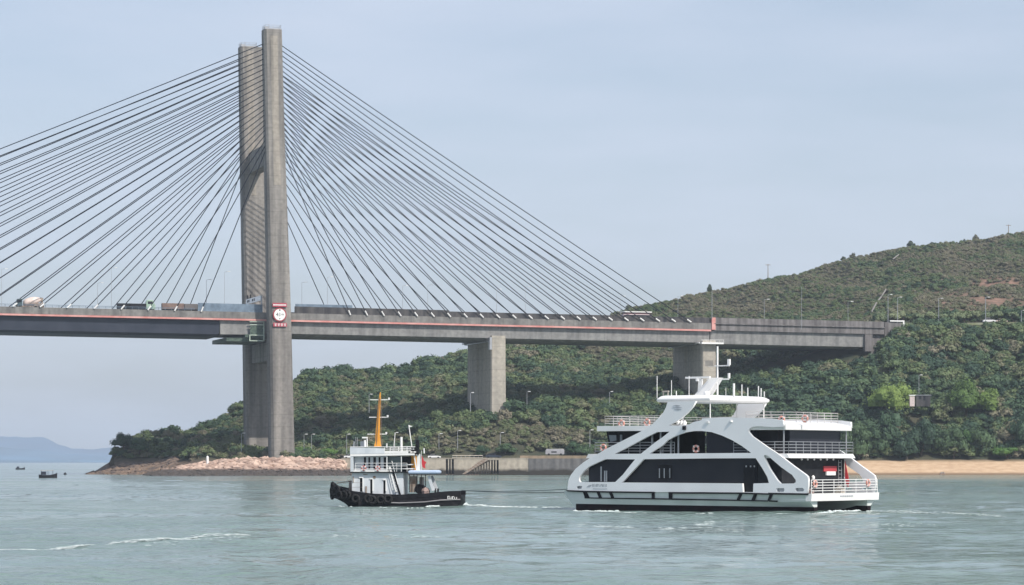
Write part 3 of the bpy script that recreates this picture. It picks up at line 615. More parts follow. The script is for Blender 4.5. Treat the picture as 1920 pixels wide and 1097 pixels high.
def deckrun(name, s0, s1, prof, m, n=24, label=None):    # closed profile of (t, dz relative to red pipe), swept along the deck
    b = MB(); b.loft([[(s, t, zr(s) + dz) for t, dz in prof] for s in np.linspace(s0, s1, n)]); return b.build(name, m, bridge, label=label)
# box girder: concrete landward, steel in the main span
deckrun('girder', -19.5, 155.4, [(4.6, .15), (4.9, -4.3), (7.5, -5.0), (30.5, -5.0), (33.1, -4.3), (33.4, .15)], M['girder'])
deckrun('girder', -216, -19.53, [(4.8, .15), (5.0, -5.0), (7.6, -5.7), (30.4, -5.7), (33.0, -5.0), (33.2, .15)], M['steel'], label='dark steel main span girder')
deckrun('girder', 155.8, 216, [(4.6, .0), (4.9, -4.6), (7.5, -5.2), (30.5, -5.2), (33.1, -4.6), (33.4, .0)], M['girder'], label='approach span girder')
deckrun('edge_beam', -216, 156.4, [(3.7, .35), (3.7, 2.6), (4.5, 2.6), (4.5, 2.2), (33.5, 2.2), (33.5, 2.6), (34.3, 2.6), (34.3, .35)], M['edge'], 40)
deckrun('edge_pipe', -216, 155.6, [(3.45, -.28), (3.45, .30), (4.4, .30), (4.4, -.28)], M['red'], 40)
deckrun('edge_pipe', -216, 155.6, [(33.6, -.28), (33.6, .30), (34.55, .30), (34.55, -.28)], M['red'], 40)
# barrier wall on the landward side, stained black
deckrun('parapet', 6.0, 60, [(4.0, 2.6), (4.0, 4.9), (4.4, 4.9), (4.4, 2.6)], M['stained'])
deckrun('parapet', 60.0, 156.4, [(4.0, 2.6), (4.0, 4.5), (4.4, 4.5), (4.4, 2.6)], M['stained'])
deckrun('parapet', 6.0, 156.4, [(33.6, 2.6), (33.6, 4.6), (34.0, 4.6), (34.0, 2.6)], M['stained'])
deckrun('parapet', -216, -6, [(33.6, 2.6), (33.6, 3.6), (33.9, 3.6), (33.9, 2.6)], M['edge'])
# screens either side of the tower
deckrun('wind_screen', -27, -5, [(4.1, 2.6), (4.1, 5.3), (4.16, 5.3), (4.16, 2.6)], M['mesh'])
deckrun('wind_screen', -32, -5, [(33.0, 2.6), (33.0, 5.4), (33.06, 5.4), (33.06, 2.6)], M['mesh'])
deckrun('wind_screen', 6.2, 26, [(4.15, 4.9), (4.15, 5.8), (4.2, 5.8), (4.2, 4.9)], M['mesh'])
b = MB()
for s in np.arange(-214, -28, 2.2): b.tube([(s, 4.1, zr(s) + 2.6), (s, 4.1, zr(s) + 3.5)], .07, 4)
for s0, s1 in ((-216, -120), (-120, -28)):
    b.tube([(s0, 4.1, zr(s0) + 3.45), (s1, 4.1, zr(s1) + 3.45)], .07, 4); b.tube([(s0, 4.1, zr(s0) + 3.05), (s1, 4.1, zr(s1) + 3.05)], .05, 4)
b.build('guard_rail', M['mesh'], bridge)
# approach span parapet with a ledge
deckrun('parapet', 156.7, 222, [(3.8, .05), (3.8, 2.3), (3.3, 2.3), (3.3, 2.6), (3.9, 2.6), (3.9, 4.6), (4.3, 4.6), (4.3, 2.2), (33.7, 2.2), (33.7, 4.6), (34.2, 4.6), (34.2, .05)], M['stained2'])
deckrun('joint_post', 155.8, 157.2, [(3.3, .3), (3.3, 4.6), (4.6, 4.6), (4.6, .3)], M['red'])
# abutment
MB().box(216.2, 226.5, 5, 33, 38, 50.0).build('abutment', M['stained2'], bridge)
MB().box(222.1, 228.5, 3.6, 34.2, 49, 54.6).box(214.5, 217.5, 3.9, 5.2, 44, 50.1).build('abutment', M['stained2'], bridge, label='stained wall end where the deck meets the hillside')
b = MB(); z1 = 54.9
b.box(224.0, 229.6, 3.2, 3.5, z1 - .1, z1 + .35).box(229.1, 229.6, 3.2, 3.5, z1 - 3.6, z1 - .1); b.build('end_railing', M['white'], bridge, label='white rail turning down at the end of the parapet')

# wall piers, with a shallow recess in each side
for s, ztop in ((77.4, 47.2), (154.7, 46.2)):
    top = zr(s) - 4.4; b = MB(); h = 2.55
    rings = []
    for z in (8, top):
        e = .35 * (1 - z / 60); x0, x1 = s - h - e, s + h + e
        rings.append([(x0 + .4, 3.0, z), (x1 - .4, 3.0, z), (x1, 3.5, z), (x1, 12, z), (x1 - .5, 12.4, z), (x1 - .5, 21, z), (x1, 21.4, z), (x1, 33.5, z), (x1 - .4, 34, z),
                      (x0 + .4, 34, z), (x0, 33.5, z), (x0, 21.4, z), (x0 + .5, 21, z), (x0 + .5, 12.4, z), (x0, 12, z), (x0, 3.5, z)])
    b.loft(rings); b.box(s - h + .1, s + h - .1, 2.95, 4.55, top - .01, top + .9)
    p = b.build('pier', M['pier'], bridge)
    b = MB()
    if s < 100:
        b.box(s - h - 1.0, s - h - .05, 2.2, 34.8, top - 1.3, top - 1.0); b.box(s - h - 1.5, s - h, 33.6, 36, top - 1.0, top - .2).box(s - h - .9, s - h - .1, 1.9, 3.6, top - 4.0, top + .3)
        b.rail((s - h - 1, 2.2, top - 1), (s - h - 1, 34.8, top - 1), 1.0, 2, 3, .06)
    else:
        b.box(s - 3.6, s + 4.6, .8, 2.9, top - .5, top + .1); b.tube([(s - 4.2, 1.6, top - .1), (s - 4.2, 34, top - .8)], .22, 6)
        b.rail((s - 3.6, .8, top + .1), (s + 4.6, .8, top + .1), .9, 2, 1.5, .05)
    b.build('access_platform', M['metal'] if s < 100 else M['white'], p)
b = MB()
b.box(-17.0, -4.6, 5.5, 33, 44.9, 46.2).box(-11, -4.8, 3.6, 33, 46.2, 47.2)
b.build('bearing_gantry', M['green'], bridge, label='green maintenance gantry slung under the deck beside the tower')
b = MB()
for z in (44.9, 46.8, 50.3, 51.3): b.box(-9.6, -4.7, 3.0, 3.3, z, z + .28)
b.box(-9.7, -9.4, 3.0, 3.3, 44.9, 47); b.box(-4.9, -4.6, 3.0, 3.3, 44.9, 51.5)
b.build('gantry_ladder', mat('pale_green_steel', (.42, .50, .42), .6), bridge)
MB().box(-9.4, -4.8, 3.25, 3.4, 47.1, 50.2).build('gantry_panel', M['green'], bridge)
MB().box(-19.4, -4.8, 4.50, 4.62, 46.95 + .2, zr(-12) - .35).build('girder_face', M['girder'], bridge, label='pale concrete stretch of girder beside the tower')

# stay cables, two planes
def cable(s0, k, plane, right):
    t = 3.4 if plane == 0 else 34.6; lt = 0 if plane == 0 else TW; lean = 0 if plane == 0 else -1.2
    za = zr(s0) + 3.3; zt = 109.0 + (144.6 - 109.0) * k / 21
    a, c = legx(zt); xt = (c - .3) if right else (a + .3); tt = lt + lean * (zt - 50) / 100 + (.0 if plane == 0 else 0)
    P0 = Vector((s0, t, za)); P1 = Vector((xt, tt, zt)); pts = []
    sag = (P1 - P0).length * .0035
    for i in range(7):
        u = i / 6; p = P0.lerp(P1, u); p.z -= sag * 4 * u * (1 - u); pts.append(p)
    o = MB().tube(pts, .155, 5).build('stay_cable', M['cable'], bridge)
    d = (pts[1] - pts[0]).normalized()
    MB().tube([P0 - d * 1.0, P0 + d * .8], .25, 8).build('anchor_cap', M['white'], o)
for k in range(22):
    for pl in (0, 1):
        cable(24.8 + 5.83 * k, k, pl, True); cable(-25.6 - 8.85 * k, k, pl, False)

# sign on the tower front
sg = empty('headroom_sign', BR.w(.2, -3.85, 52.5), BR.rz, 'round red-ringed 41m height limit sign on the front of the bridge tower', 'sign')
sx0, sz0 = BR.side(524.5, 590, -3.85)
sg.location = BR.w(sx0, -3.72, sz0)
def disc(r, y0, y1, n=40): return [(math.cos(6.2832 * i / n) * r, math.sin(6.2832 * i / n) * r) for i in range(n)]
MB().prism(disc(2.3, 0, 0), -.16, 0).build('ring', mat('dark_red_sign', (.36, .035, .05), .5), sg)
MB().prism(disc(1.93, 0, 0), -.24, -.165).build('face', M['white'], sg)
tm = Matrix(((1, 0, 0, 0), (0, 0, -1, -.27), (0, 1, 0, 0), (0, 0, 0, 1)))
text_mesh('digits', '41', 1.75, M['black'], sg, Matrix.Translation((-.42, 0, 0)) @ tm); text_mesh('unit', 'm', 1.1, M['black'], sg, Matrix.Translation((.98, 0, .12)) @ tm)
MB().prism([(-.3, 1.25), (0, 1.62), (.3, 1.25)], -.27, -.245).prism([(-.3, -1.25), (0, -1.62), (.3, -1.25)], -.27, -.245).prism([(-.3, 1.75), (.3, 1.75), (0, 1.35)], -.26, -.245).build('arrow_marks', M['black'], sg)
dr = mat('red_sign_panel', (.42, .05, .08), .5)
MB().box(-2.4, 2.4, -.14, 0, 2.6, 3.9).box(-2.2, 2.4, -.14, 0, -4.0, -2.75).build('panel', dr, sg)
b = MB(); rn = random.Random(2)
for i in range(12): b.box(-2.2 + i * .37, -1.93 + i * .37, -.18, -.145, 3.02, 3.48)
for i in range(4):
    x = -1.75 + i * 1.05; b.box(x, x + .75, -.18, -.145, -3.1, -2.98).box(x + .3, x + .45, -.18, -.145, -3.7, -3.0).box(x, x + .75, -.18, -.145, -3.42, -3.3).box(x + .05, x + .7, -.18, -.145, -3.8, -3.68)
b.build('lettering', M['white'], sg)
# overhead gantry sign seen between the legs
g_ = empty('overhead_sign', BR.w(-3.8, 20, zr(0) + 2.2), BR.rz, 'white overhead road sign beam tucked behind the near tower leg above the deck', 'sign')
b = MB(); b.box(-1.6, -.9, -14, 12, 4.6, 6.3); b.build('sign_board', M['ferry'], g_)
b = MB(); [b.box(-1.66, -1.6, y, y + 1.6, 5.1, 5.9) for y in (5.5, 8, -1, -4)]; b.box(-1.45, -1.1, 4.9, 5.4, 6.3, 7.7).box(-1.45, -1.1, 10.2, 10.7, 6.3, 7.7); b.build('lettering', M['black'], g_)
MB().box(-1.4, -1.05, 12, 12.5, 0, 6.3).box(-1.4, -1.05, -14.5, -14, 0, 6.3).build('post', M['metal'], g_)

# ------------------------------------------------------------------ lamp posts, poles
def lamp(px, D, z0, z1, label, group, arm=1.2, r=.12, head=True, name='street_lamp', cat='street lamp', m=None, double=False):
    x = (px - 960) / FPX * D; o = empty(name, (x, D, z0), 0, label, cat, group); h = z1 - z0; m = m or M['metal']
    MB().tube([(0, 0, -.5), (0, 0, h * .5), (0, 0, h)], r, 6, r * .6).build('post', m, o)
    if head:
        b = MB(); b.tube([(0, 0, h - .05), (arm * .6, 0, h + .15), (arm, 0, h + .2)], r * .5, 5)
        if double: b.tube([(0, 0, h - .05), (-arm * .6, 0, h + .15), (-arm, 0, h + .2)], r * .5, 5)
        a = b.build('arm', m, o)
        b = MB(); b.box(arm - .15, arm + .75, -.16, .16, h + .08, h + .28)
        if double: b.box(-arm - .75, -arm + .15, -.16, .16, h + .08, h + .28)
        b.build('lamp_head', M['white'], a)
    return o
def deckD(px, t): # distance of the deck line t at that column
    s, _ = BR.side(px, 0, t); return BR.w(s, t, 0).y, s
deck_lamps = [(3, 505), (183, 531), (209, 503), (387, 525), (421, 510), (566, 530), (614, 520), (755, 536), (802, 535), (931, 543), (985, 538), (1163, 556), (1271, 556), (1433, 562), (1590, 566)]
for i, (px, py) in enumerate(deck_lamps):
    D, s = deckD(px, 31 if i % 2 else 6.5)
    lamp(px, D, zr(s) + 2.2, wz(py, D), 'thin grey lamp post on the bridge deck, %s from the left edge of the photo' % ORD[i], 'lamp posts on the bridge deck', r=.10 if i % 2 else .08)
D, s = deckD(1335, 3.0); lamp(1335, D, zr(s) + 4.4, wz(545, D), 'tall pole at the red joint post of the bridge deck', None, head=False, name='pole', cat='pole')
D, s = deckD(1503, 3.0); lamp(1503, D, zr(s) + 1.5, wz(538, D), 'tall thin pole on the approach span parapet', None, head=False, name='pole', cat='pole', r=.09)
for i, (px, py) in enumerate([(1665, 553), (1683, 558), (1760, 560), (1848, 558), (1915, 583)]):
    D = 1009 + i; lamp(px, D, ground(px, D), wz(py, D), 'pale lamp post beside the hill road, %s from the bridge end' % ORD[i], 'lamp posts along the hill road', r=.15, arm=.9)
sl_ = [(570, 945, 815, 'white lamp post left of the pair beside the bridge tower foot'), (584, 945, 815, 'white lamp post right of the pair beside the bridge tower foot'), (650, 925, 815, 'white lamp post just left of the tugboat roof'),
       (740, 925, 812, 'white lamp post behind the tugboat roof between mast and flagpole'), (692, 960, 740, 'thin pale lamp post on the slope left of the orange mast'), (823, 935, 814, 'short lamp post right of the tugboat above the sea wall'),
       (858, 930, 808, 'lamp post above the sea wall between the tugboat and the steps'), (938, 930, 812, 'lamp post above the sea wall steps'), (882, 948, 737, 'small lamp post in the trees against the foot of the first pier'),
       (988, 962, 735, 'lamp post in the trees just right of the first pier'), (1143, 965, 735, 'lamp post in the trees midway between the two piers'), (453, 942, 813, 'pale lamp post left of the bridge tower foot'),
       (1723, 966, 704, 'lamp post beside the little pink hut on the hillside'), (1106, 925, 807, 'small lamp post above the ferry bow')]
for px, D, py, lb in sl_:
    g0_ = ground(px, D); top = wz(py, D); lamp(px, D, max(g0_, top - 5.8), top, lb, None, arm=.5, r=.13)
for px, D, p0, p1, lb in [(1440, 1390, 521, 495, 'telegraph pole standing alone on the hill skyline'), (1891, 1462, 436, 421, 'short utility pole on the highest skyline at the right')]:
    o = lamp(px, D, wz(p0 + 3, D), wz(p1, D), lb, None, head=False, name='utility_pole', cat='pole', r=.25, m=M['rust'])
    h = wz(p1, D) - wz(p0 + 3, D); MB().box(-1.3, 1.3, -.12, .12, h - .6, h - .35).build('crossarm', M['rust'], o)
mp_ = W(389, 866, 893); o = empty('marker_post', (mp_.x, mp_.y, ground(389, 893)), 0, 'white navigation marker post standing on the boulder bank', 'marker post')
MB().lathe([(.42, -.3), (.42, 2.9), (.3, 3.1), (.1, 3.3)], 0, 0, 10).build('post', M['white'], o)
MB().lathe([(.7, -.5), (.7, .15), (.5, .2)], 0, 0, 10).build('base', M['edge'], o)

# ------------------------------------------------------------------ vehicles on the deck
def wheels(root, xs, y0, y1, r=.5, wd=.3):
    for x in xs:
        for y in (y0, y1):
            b = MB(); b.loft([[(x + math.cos(6.2832 * k / 14) * r, y + q, r + math.sin(6.2832 * k / 14) * r) for k in range(14)] for q in (-wd / 2, wd / 2)])
            wl_ = b.build('wheel', M['rubber'], root)
def on_deck(px, t, name, label, cat, group=None):
    D, s = deckD(px, t); return empty(name, BR.w(s, t, zr(s) + 2.22), BR.rz, label, cat, group)
v = on_deck(56, 9, 'cement_mixer_truck', 'cement mixer truck with a pale drum crossing the bridge at the far left', 'truck')
b = MB(); prof = [(-4.6, 1.0), (-4.6, 2.2), (-4.2, 3.3), (-2.6, 3.3), (-2.6, 1.0)]; b.prism(prof, -1.2, 1.2); cb = b.build('cab', mat('dark_teal_paint', (.05, .09, .10), .4), v, bevel=.08)
MB().box(-4.35, -2.9, -1.23, -1.2, 2.2, 3.0).build('window', M['glass'], cb)
MB().box(-4.6, 4.6, -.9, .9, .7, 1.05).box(1.2, 4.4, -1.0, 1.0, 1.0, 1.9).build('chassis', M['rust'], v)
b = MB(); rings = []
for x, r, z in ((-2.2, .75, 1.95), (-1.4, 1.25, 2.15), (.3, 1.5, 2.45), (1.8, 1.35, 2.75), (3.2, .75, 3.1), (3.6, .6, 3.2)): rings.append([(x, math.cos(6.2832 * k / 16) * r, z + math.sin(6.2832 * k / 16) * r) for k in range(16)])
b.loft(rings); b.build('drum', mat('pinkish_white_drum', (.72, .60, .55), .45, c2=(.55, .45, .40), scale=1), v, smooth=True)
MB().prism([(3.3, 3.9), (4.4, 3.7), (4.0, 2.6), (3.4, 2.8)], -.6, .6).prism([(3.6, 2.6), (4.5, 1.6), (4.7, 1.7), (3.9, 2.8)], -.3, .3).build('chute', M['rust'], v)
wheels(v, (-3.6, 1.8, 3.2), -1.05, 1.05)
v = on_deck(256, 9, 'flatbed_truck', 'truck with long dark load and green cab on the bridge left of the tower', 'truck')
MB().box(-6.5, 3.0, -1.2, 1.2, 1.0, 2.6).build('load', M['black'], v)
b = MB().prism([(3.1, .8), (3.1, 3.3), (3.5, 3.9), (5.3, 3.9), (5.9, 2.4), (6.2, 2.2), (6.2, .8)], -1.15, 1.15); cb = b.build('cab', mat('pale_green_paint', (.36, .50, .40), .4), v, bevel=.08)
MB().box(3.6, 5.2, -1.18, -1.15, 2.5, 3.4).build('window', M['glass'], cb)
MB().box(-6.5, 5.8, -.9, .9, .6, 1.0).build('chassis', M['black'], v); wheels(v, (-5.5, -4.3, 4.6), -1.05, 1.05)
v = on_deck(345, 9, 'container_truck', 'truck with brown and ochre container loads on the bridge just left of the tower', 'truck')
MB().box(-7.5, -.2, -1.22, 1.22, 1.1, 3.0).build('container', M['brown'], v); MB().box(.0, 4.4, -1.22, 1.22, 1.1, 2.9).build('container', mat('grey_brown_paint', (.13, .12, .12), .6), v)
MB().box(4.5, 7.2, -1.22, 1.22, 1.1, 2.8).build('container', M['yellowbox'], v)
MB().box(-7.5, 9.6, -.9, .9, .7, 1.05).build('chassis', M['black'], v)
cb = MB().prism([(7.5, .8), (7.5, 3.0), (9.2, 3.0), (9.7, 2.0), (9.7, .8)], -1.15, 1.15).build('cab', M['brown'], v, bevel=.08)
MB().box(7.9, 9.2, -1.18, -1.15, 1.9, 2.7).build('window', M['glass'], cb); wheels(v, (-6.4, -5.2, 2, 8.6), -1.05, 1.05)
def car(root, m, L_=4.3):
    b = MB().prism([(-L_ / 2, .35), (-L_ / 2, .85), (-L_ / 2 + .3, .95), (L_ / 2 - 1.0, .95), (L_ / 2, .75), (L_ / 2, .35)], -.85, .85); b.build('body', m, root, bevel=.08)
    c = MB().prism([(-L_ / 2 + .2, .95), (-L_ / 2 + .8, 1.45), (L_ / 2 - 1.9, 1.45), (L_ / 2 - 1.1, .95)], -.72, .72).build('cabin', M['glass'], root)
    MB().box(-L_ / 2 + .85, L_ / 2 - 1.95, -.70, .70, 1.45, 1.5).build('roof', m, c); wheels(root, (-L_ / 2 + .8, L_ / 2 - .85), -.78, .78, .33, .2)
v = on_deck(1193, 11, 'coach', 'coach with a long white roof crossing the landward part of the bridge', 'bus')
MB().box(-5.2, 5.2, -1.25, 1.25, .5, 3.2).build('body', mat('pinkish_grey_paint', (.42, .33, .36), .4), v, bevel=.12)
MB().box(-5.0, 5.0, -1.28, -1.25, 1.9, 3.0).build('window', M['glass'], v); MB().box(-5.4, 5.4, -1.3, 1.3, 3.9, 4.25).build('roof', M['white'], v); MB().box(-4.9, 4.9, -1.1, 1.1, 3.2, 3.9).build('upper_body', mat('dark_maroon', (.12, .06, .07), .5), v)
MB().box(-1.0, 5.2, -1.29, -1.25, 1.2, 1.85).build('side_stripe', M['ferry'], v); wheels(v, (-3.3, 3.3), -1.05, 1.05)
hc = [(1781, 'white car on the hill road nearest the bridge end'), (1855, 'larger white car on the hill road, left of a pinkish one'), (1878, 'pale pinkish car on the hill road at the right')]
for i, (px, lb) in enumerate(hc):
    D = 1016; o = empty('car', ((px - 960) / FPX * D, D, ground(px, D) + .1), 0, lb, 'car'); car(o, M['white'] if i < 2 else mat('pale_pink_paint', (.62, .48, .42), .4))
    if i == 1: o.scale = (1.1, 1.1, 1.25)

# hill road, barrier
b = MB(); ring = []
for px in np.arange(1650, 2400, 25):
    row = []
    for D in (1007.5, 1025): row.append(((px - 960) / FPX * D, D, ground(px, D) + .12))
    ring.append(row)
V = [p for r_ in ring for p in r_]; tag(MB().add(V, [(2 * i, 2 * i + 1, 2 * i + 3, 2 * i + 2) for i in range(len(ring) - 1)]).build('hill_road', M['asphalt']), kind='structure')
b = MB()
for px in np.arange(1684, 2400, 12):
    D = 1006.5; a_ = Vector(((px - 960) / FPX * D, D, ground(px, D))); c_ = Vector(((px - 948) / FPX * D, D, ground(px + 12, D)))
    b.hexa([a_, c_, c_ + Vector((0, .3, 0)), a_ + Vector((0, .3, 0)), a_ + Vector((0, 0, .8)), c_ + Vector((0, 0, .8)), c_ + Vector((0, .3, .8)), a_ + Vector((0, .3, .8))])
tag(b.build('road_barrier', mat('mossy_concrete', (.30, .32, .24), .9, c2=(.20, .22, .12), scale=.2)), 'low pale barrier running along the outer edge of the hill road', 'barrier')
# drainage stair channel up the hill
def chan(ptsx, name, label):
    b = MB(); P = []
    for px, py in ptsx:   # find the distance where that row meets the ground
        Ds = np.arange(1035, 1470, 4.0); r_ = [HY - (ground(px, d) - CH) / d * FPX for d in Ds]; i = int(np.argmin([abs(q - py) for q in r_])); P.append(Vector(((px - 960) / FPX * Ds[i], Ds[i], ground(px, Ds[i]) + 1.6)))
    for off, mm in ((0, None),):
        b.tube(P, .4, 4)
    return tag(b.build(name, mat('pale_channel', (.20, .19, .18), .9)), label, 'drain channel')
chan([(1634, 592), (1642, 578), (1652, 563), (1661, 549)], 'drain_channel', 'pale stepped drain channel climbing the hill from the bridge end')
chan([(1674, 491), (1684, 484), (1694, 477)], 'drain_channel', 'short upper stretch of drain channel near the hill skyline')

# hut on the hillside
hp = W(1725, 735, 955); o = empty('hillside_hut', (hp.x, 955, ground(1725, 957)), 0, 'low grey flat-roofed hut with a small pink-white block at its left end on the hillside', 'hut')
zb = ground(1725, 957); z0 = wz(738, 955) - zb
MB().box(-1.8, 5.0, 0, 3, z0 - 3, z0 + 2.2).build('wall', M['stained'], o); MB().box(-2.2, 5.4, -.3, 3.3, z0 + 2.2, z0 + 2.5).build('roof', M['metal'], o)
MB().box(-4.9, -2.6, -.2, 2, z0 - 3, z0 + 1.7).build('annex', mat('pinkish_white_plaster', (.66, .55, .53), .7), o); MB().box(-5.2, -2.3, -.4, 2.2, z0 + 2.0, z0 + 2.5).build('annex_roof', M['white'], o)
b = MB(); b.box(-.6, .6, -.05, 0, z0 + .4, z0 + 1.9); b.box(1.6, 2.6, -.05, 0, z0 - .2, z0 + 1.9); b.build('window', M['glass'], o); o.scale = (.72, .72, .72); o.location.z += 1.6

# ------------------------------------------------------------------ sea wall
WD = 904.0
def wx_(px): return (px - 960) / FPX * WD
ZW = wz(860, WD)
sw = empty('sea_wall', (wx_(640), WD, 0), 0, 'long stained concrete sea wall with steps behind the two boats', 'sea wall')
def lx(px): return wx_(px) - wx_(640)
def wallmat(name, c, c2):
    m = concrete(name, c, c2, .5, 50); n = m.node_tree; b = n.nodes['Principled BSDF']     # a tide band: weed and damp below high water
    src_ = b.inputs['Base Color'].links[0].from_socket
    g = n.nodes.new('ShaderNodeNewGeometry'); s = n.nodes.new('ShaderNodeSeparateXYZ'); n.links.new(g.outputs['Position'], s.inputs[0])
    z = n.nodes.new('ShaderNodeTexNoise'); z.inputs['Scale'].default_value = .35; z.inputs['Detail'].default_value = 6; n.links.new(g.outputs['Position'], z.inputs[0])
    a = n.nodes.new('ShaderNodeMath'); a.operation = 'MULTIPLY_ADD'; a.inputs[1].default_value = 2.2; n.links.new(z.outputs['Fac'], a.inputs[0]); n.links.new(s.outputs['Z'], a.inputs[2])
    r = n.nodes.new('ShaderNodeMapRange'); r.inputs[1].default_value = 2.3; r.inputs[2].default_value = 3.3; n.links.new(a.outputs[0], r.inputs[0])
    q = n.nodes.new('ShaderNodeMix'); q.data_type = 'RGBA'; q.inputs['A'].default_value = (.045, .04, .036, 1); n.links.new(src_, q.inputs['B']); n.links.new(r.outputs[0], q.inputs['Factor']); n.links.new(q.outputs['Result'], b.inputs['Base Color'])
    return m
wa = wallmat('pale_wall_concrete', (.44, .39, .32), (.34, .30, .25)); wb = wallmat('grey_wall_concrete', (.17, .165, .165), (.09, .09, .092))
# stretch with recessed bays for the fender timbers
MB().box(lx(640), lx(836), 0, 3, -3, ZW).box(lx(851), lx(871), 0, 3, -3, ZW).box(lx(935), lx(991), 0, 3, -3, ZW).box(lx(836), lx(851), .7, 3, -3, ZW - .01).box(lx(871), lx(935), 1.6, 3, -3, ZW - .01).build('wall', wa, sw)
MB().box(lx(991) + .003, lx(1112), -.15, 3, -3, ZW + .05).build('wall', wb, sw, label='darker grey stretch of wall')
MB().box(lx(640), lx(991), -.12, 1.0, ZW, ZW + .22).build('coping', wa, sw)
for px in (841, 846): MB().box(lx(px) - .18, lx(px) + .18, .02, .6, 0, ZW - .05).build('fender_timber', wa, sw)
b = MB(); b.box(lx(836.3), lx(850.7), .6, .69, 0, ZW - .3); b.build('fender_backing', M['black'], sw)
for i in range(12):
    px = 873 + i * 5.1; top = min(ZW - .05, .6 + i * .47)
    MB().box(lx(px), lx(px) + .36, .12, 1.4, -.5, top).build('fender_timber', wa, sw)
st = MB()
for i in range(14): st.box(lx(871) + i * .62, lx(871) + (i + 1) * .62, .9, 1.59, -1, .5 + i * .36)
st.build('steps', M['rust'], sw)
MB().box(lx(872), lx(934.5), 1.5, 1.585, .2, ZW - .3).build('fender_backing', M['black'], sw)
MB().prism([(lx(871) + .01, .4), (lx(914), ZW - .45), (lx(935) - .01, ZW - .45), (lx(935) - .01, ZW - .02), (lx(871) + .01, ZW - .02)], .0, .9).build('wall', wa, sw)
MB().prism([(lx(866), .3), (lx(872), .3), (lx(915), ZW - .5), (lx(915), ZW + .2), (lx(905), ZW - .2)], -.1, .3).build('stair_rail', M['rust'], sw)
b = MB(); b.box(lx(640), lx(1112), 3, 26, ZW - 1.2, ZW - .05); tag(b.build('promenade', M['edge']), kind='structure').location = (wx_(640), WD, 0)
rl = empty('promenade_railing', (wx_(848), WD + 3, ZW), 0, 'pale pipe railing on top of the sea wall left of the steps', 'railing')
L1 = wx_(905) - wx_(848); b = MB().box(0, L1, 0, .1, .95, 1.15).box(0, L1, 0, .1, .3, .42); b.build('rails', mat('cream_paint', (.55, .50, .42), .6), rl)
MB().add([], []).rail((0, .05, 0), (L1, .05, 0), .95, 1, 1.5, .05).build('posts', M['metal'], rl)
MB().box(lx(975), lx(1112), 3.4, 4.2, ZW, ZW + 1.0).build('earth_kerb', mat('tan_earth_bank', (.30, .23, .16), .9, c2=(.18, .15, .10), scale=.5), sw)
v = empty('parked_van', (wx_(1041), WD + 8, ZW), 0, 'pale grey van parked above the right end of the sea wall', 'van')
v.location.z = ZW + 1.0
MB().prism([(-3.1, .4), (-3.1, 1.7), (-2.7, 2.2), (2.8, 2.2), (3.1, 1.9), (3.1, .4)], -.9, .9).build('body', mat('pale_grey_van_paint', (.36, .36, .38), .5), v, bevel=.1); MB().box(-1.2, .6, -.94, -.9, 1.0, 1.4).build('window', M['glass'], v); wheels(v, (-2.0, 2.0), -.8, .8, .38, .25)
v = empty('parked_car', (wx_(925), WD + 8, ZW), 0, 'dark car parked behind the sea wall steps', 'car'); car(v, mat('dark_blue_paint', (.03, .04, .06), .3), 4.6); v.scale = (1.15, 1, 1.15)
v = empty('parked_car', (wx_(813), WD + 9, ZW), 0, 'small white car above the sea wall just right of the tugboat', 'car'); car(v, M['white'])
v = empty('parked_car', (wx_(654), WD + 9, ZW), 0, 'white and dark car above the sea wall left of the tugboat house', 'car'); car(v, M['white'])

# ------------------------------------------------------------------ the ferry
A = lambda p: (1060 + p[0] / 5.225, 760 + p[1] / 5.225)
B_ = lambda p: (1220 + p[0] / 6.858, 640 + p[1] / 6.858)
C = lambda p: (1240 + p[0] / 5.225, 760 + p[1] / 5.225)
Dd = lambda p: (1400 + p[0] / 4.985, 750 + p[1] / 4.985)
FE = Frame(26.67, 242.5, R(-35)); FB = 12.6
def S(f, pts, v=0): return [FE.side(*f(p), v) for p in pts]
ferry = empty('catamaran_ferry', (FE.o.x, FE.o.y, 0), FE.rz, 'white and silver three-deck catamaran ferry with sweeping arches and dark windows under tow', 'ferry')
outer = (S(A, [(28, 832), (32, 790), (38, 735), (62, 680), (110, 620), (180, 562), (240, 522), (330, 472), (420, 420), (520, 370), (620, 320), (720, 270), (790, 232), (860, 185), (915, 130), (955, 78)])
         + S(B_, [(110, 1010), (165, 925), (205, 850), (228, 775), (590, 770), (548, 845), (480, 920), (400, 990), (300, 1050)])
         + S(C, [(80, 196), (180, 202), (270, 190), (335, 160), (402, 146), (405, 128), (480, 124), (620, 118), (800, 120), (1045, 130)])
         + S(Dd, [(250, 177), (345, 190), (352, 250), (250, 255), (150, 247), (85, 247), (48, 256), (26, 275), (28, 300), (60, 340), (130, 390), (200, 440), (280, 492), (350, 543), (450, 620), (555, 696), (576, 715), (583, 745), (583, 800), (572, 878), (290, 874)])
         + S(C, [(900, 858), (800, 855), (400, 850), (0, 850)]) + S(A, [(550, 845), (200, 838)]))
h1 = S(A, [(905, 262), (1028, 258), (960, 312), (880, 368), (800, 432), (745, 475), (492, 475), (600, 420), (700, 367), (800, 313)])
h2 = S(A, [(400, 528), (690, 530), (640, 590), (570, 680), (495, 752), (152, 752), (140, 735), (148, 695), (190, 640), (240, 600), (330, 558)])
h3 = S(A, [(832, 474), (880, 440), (960, 390)]) + S(C, [(70, 340), (130, 308), (190, 284), (250, 264), (330, 252), (400, 251), (500, 263), (600, 296), (700, 342), (800, 402), (886, 466)])
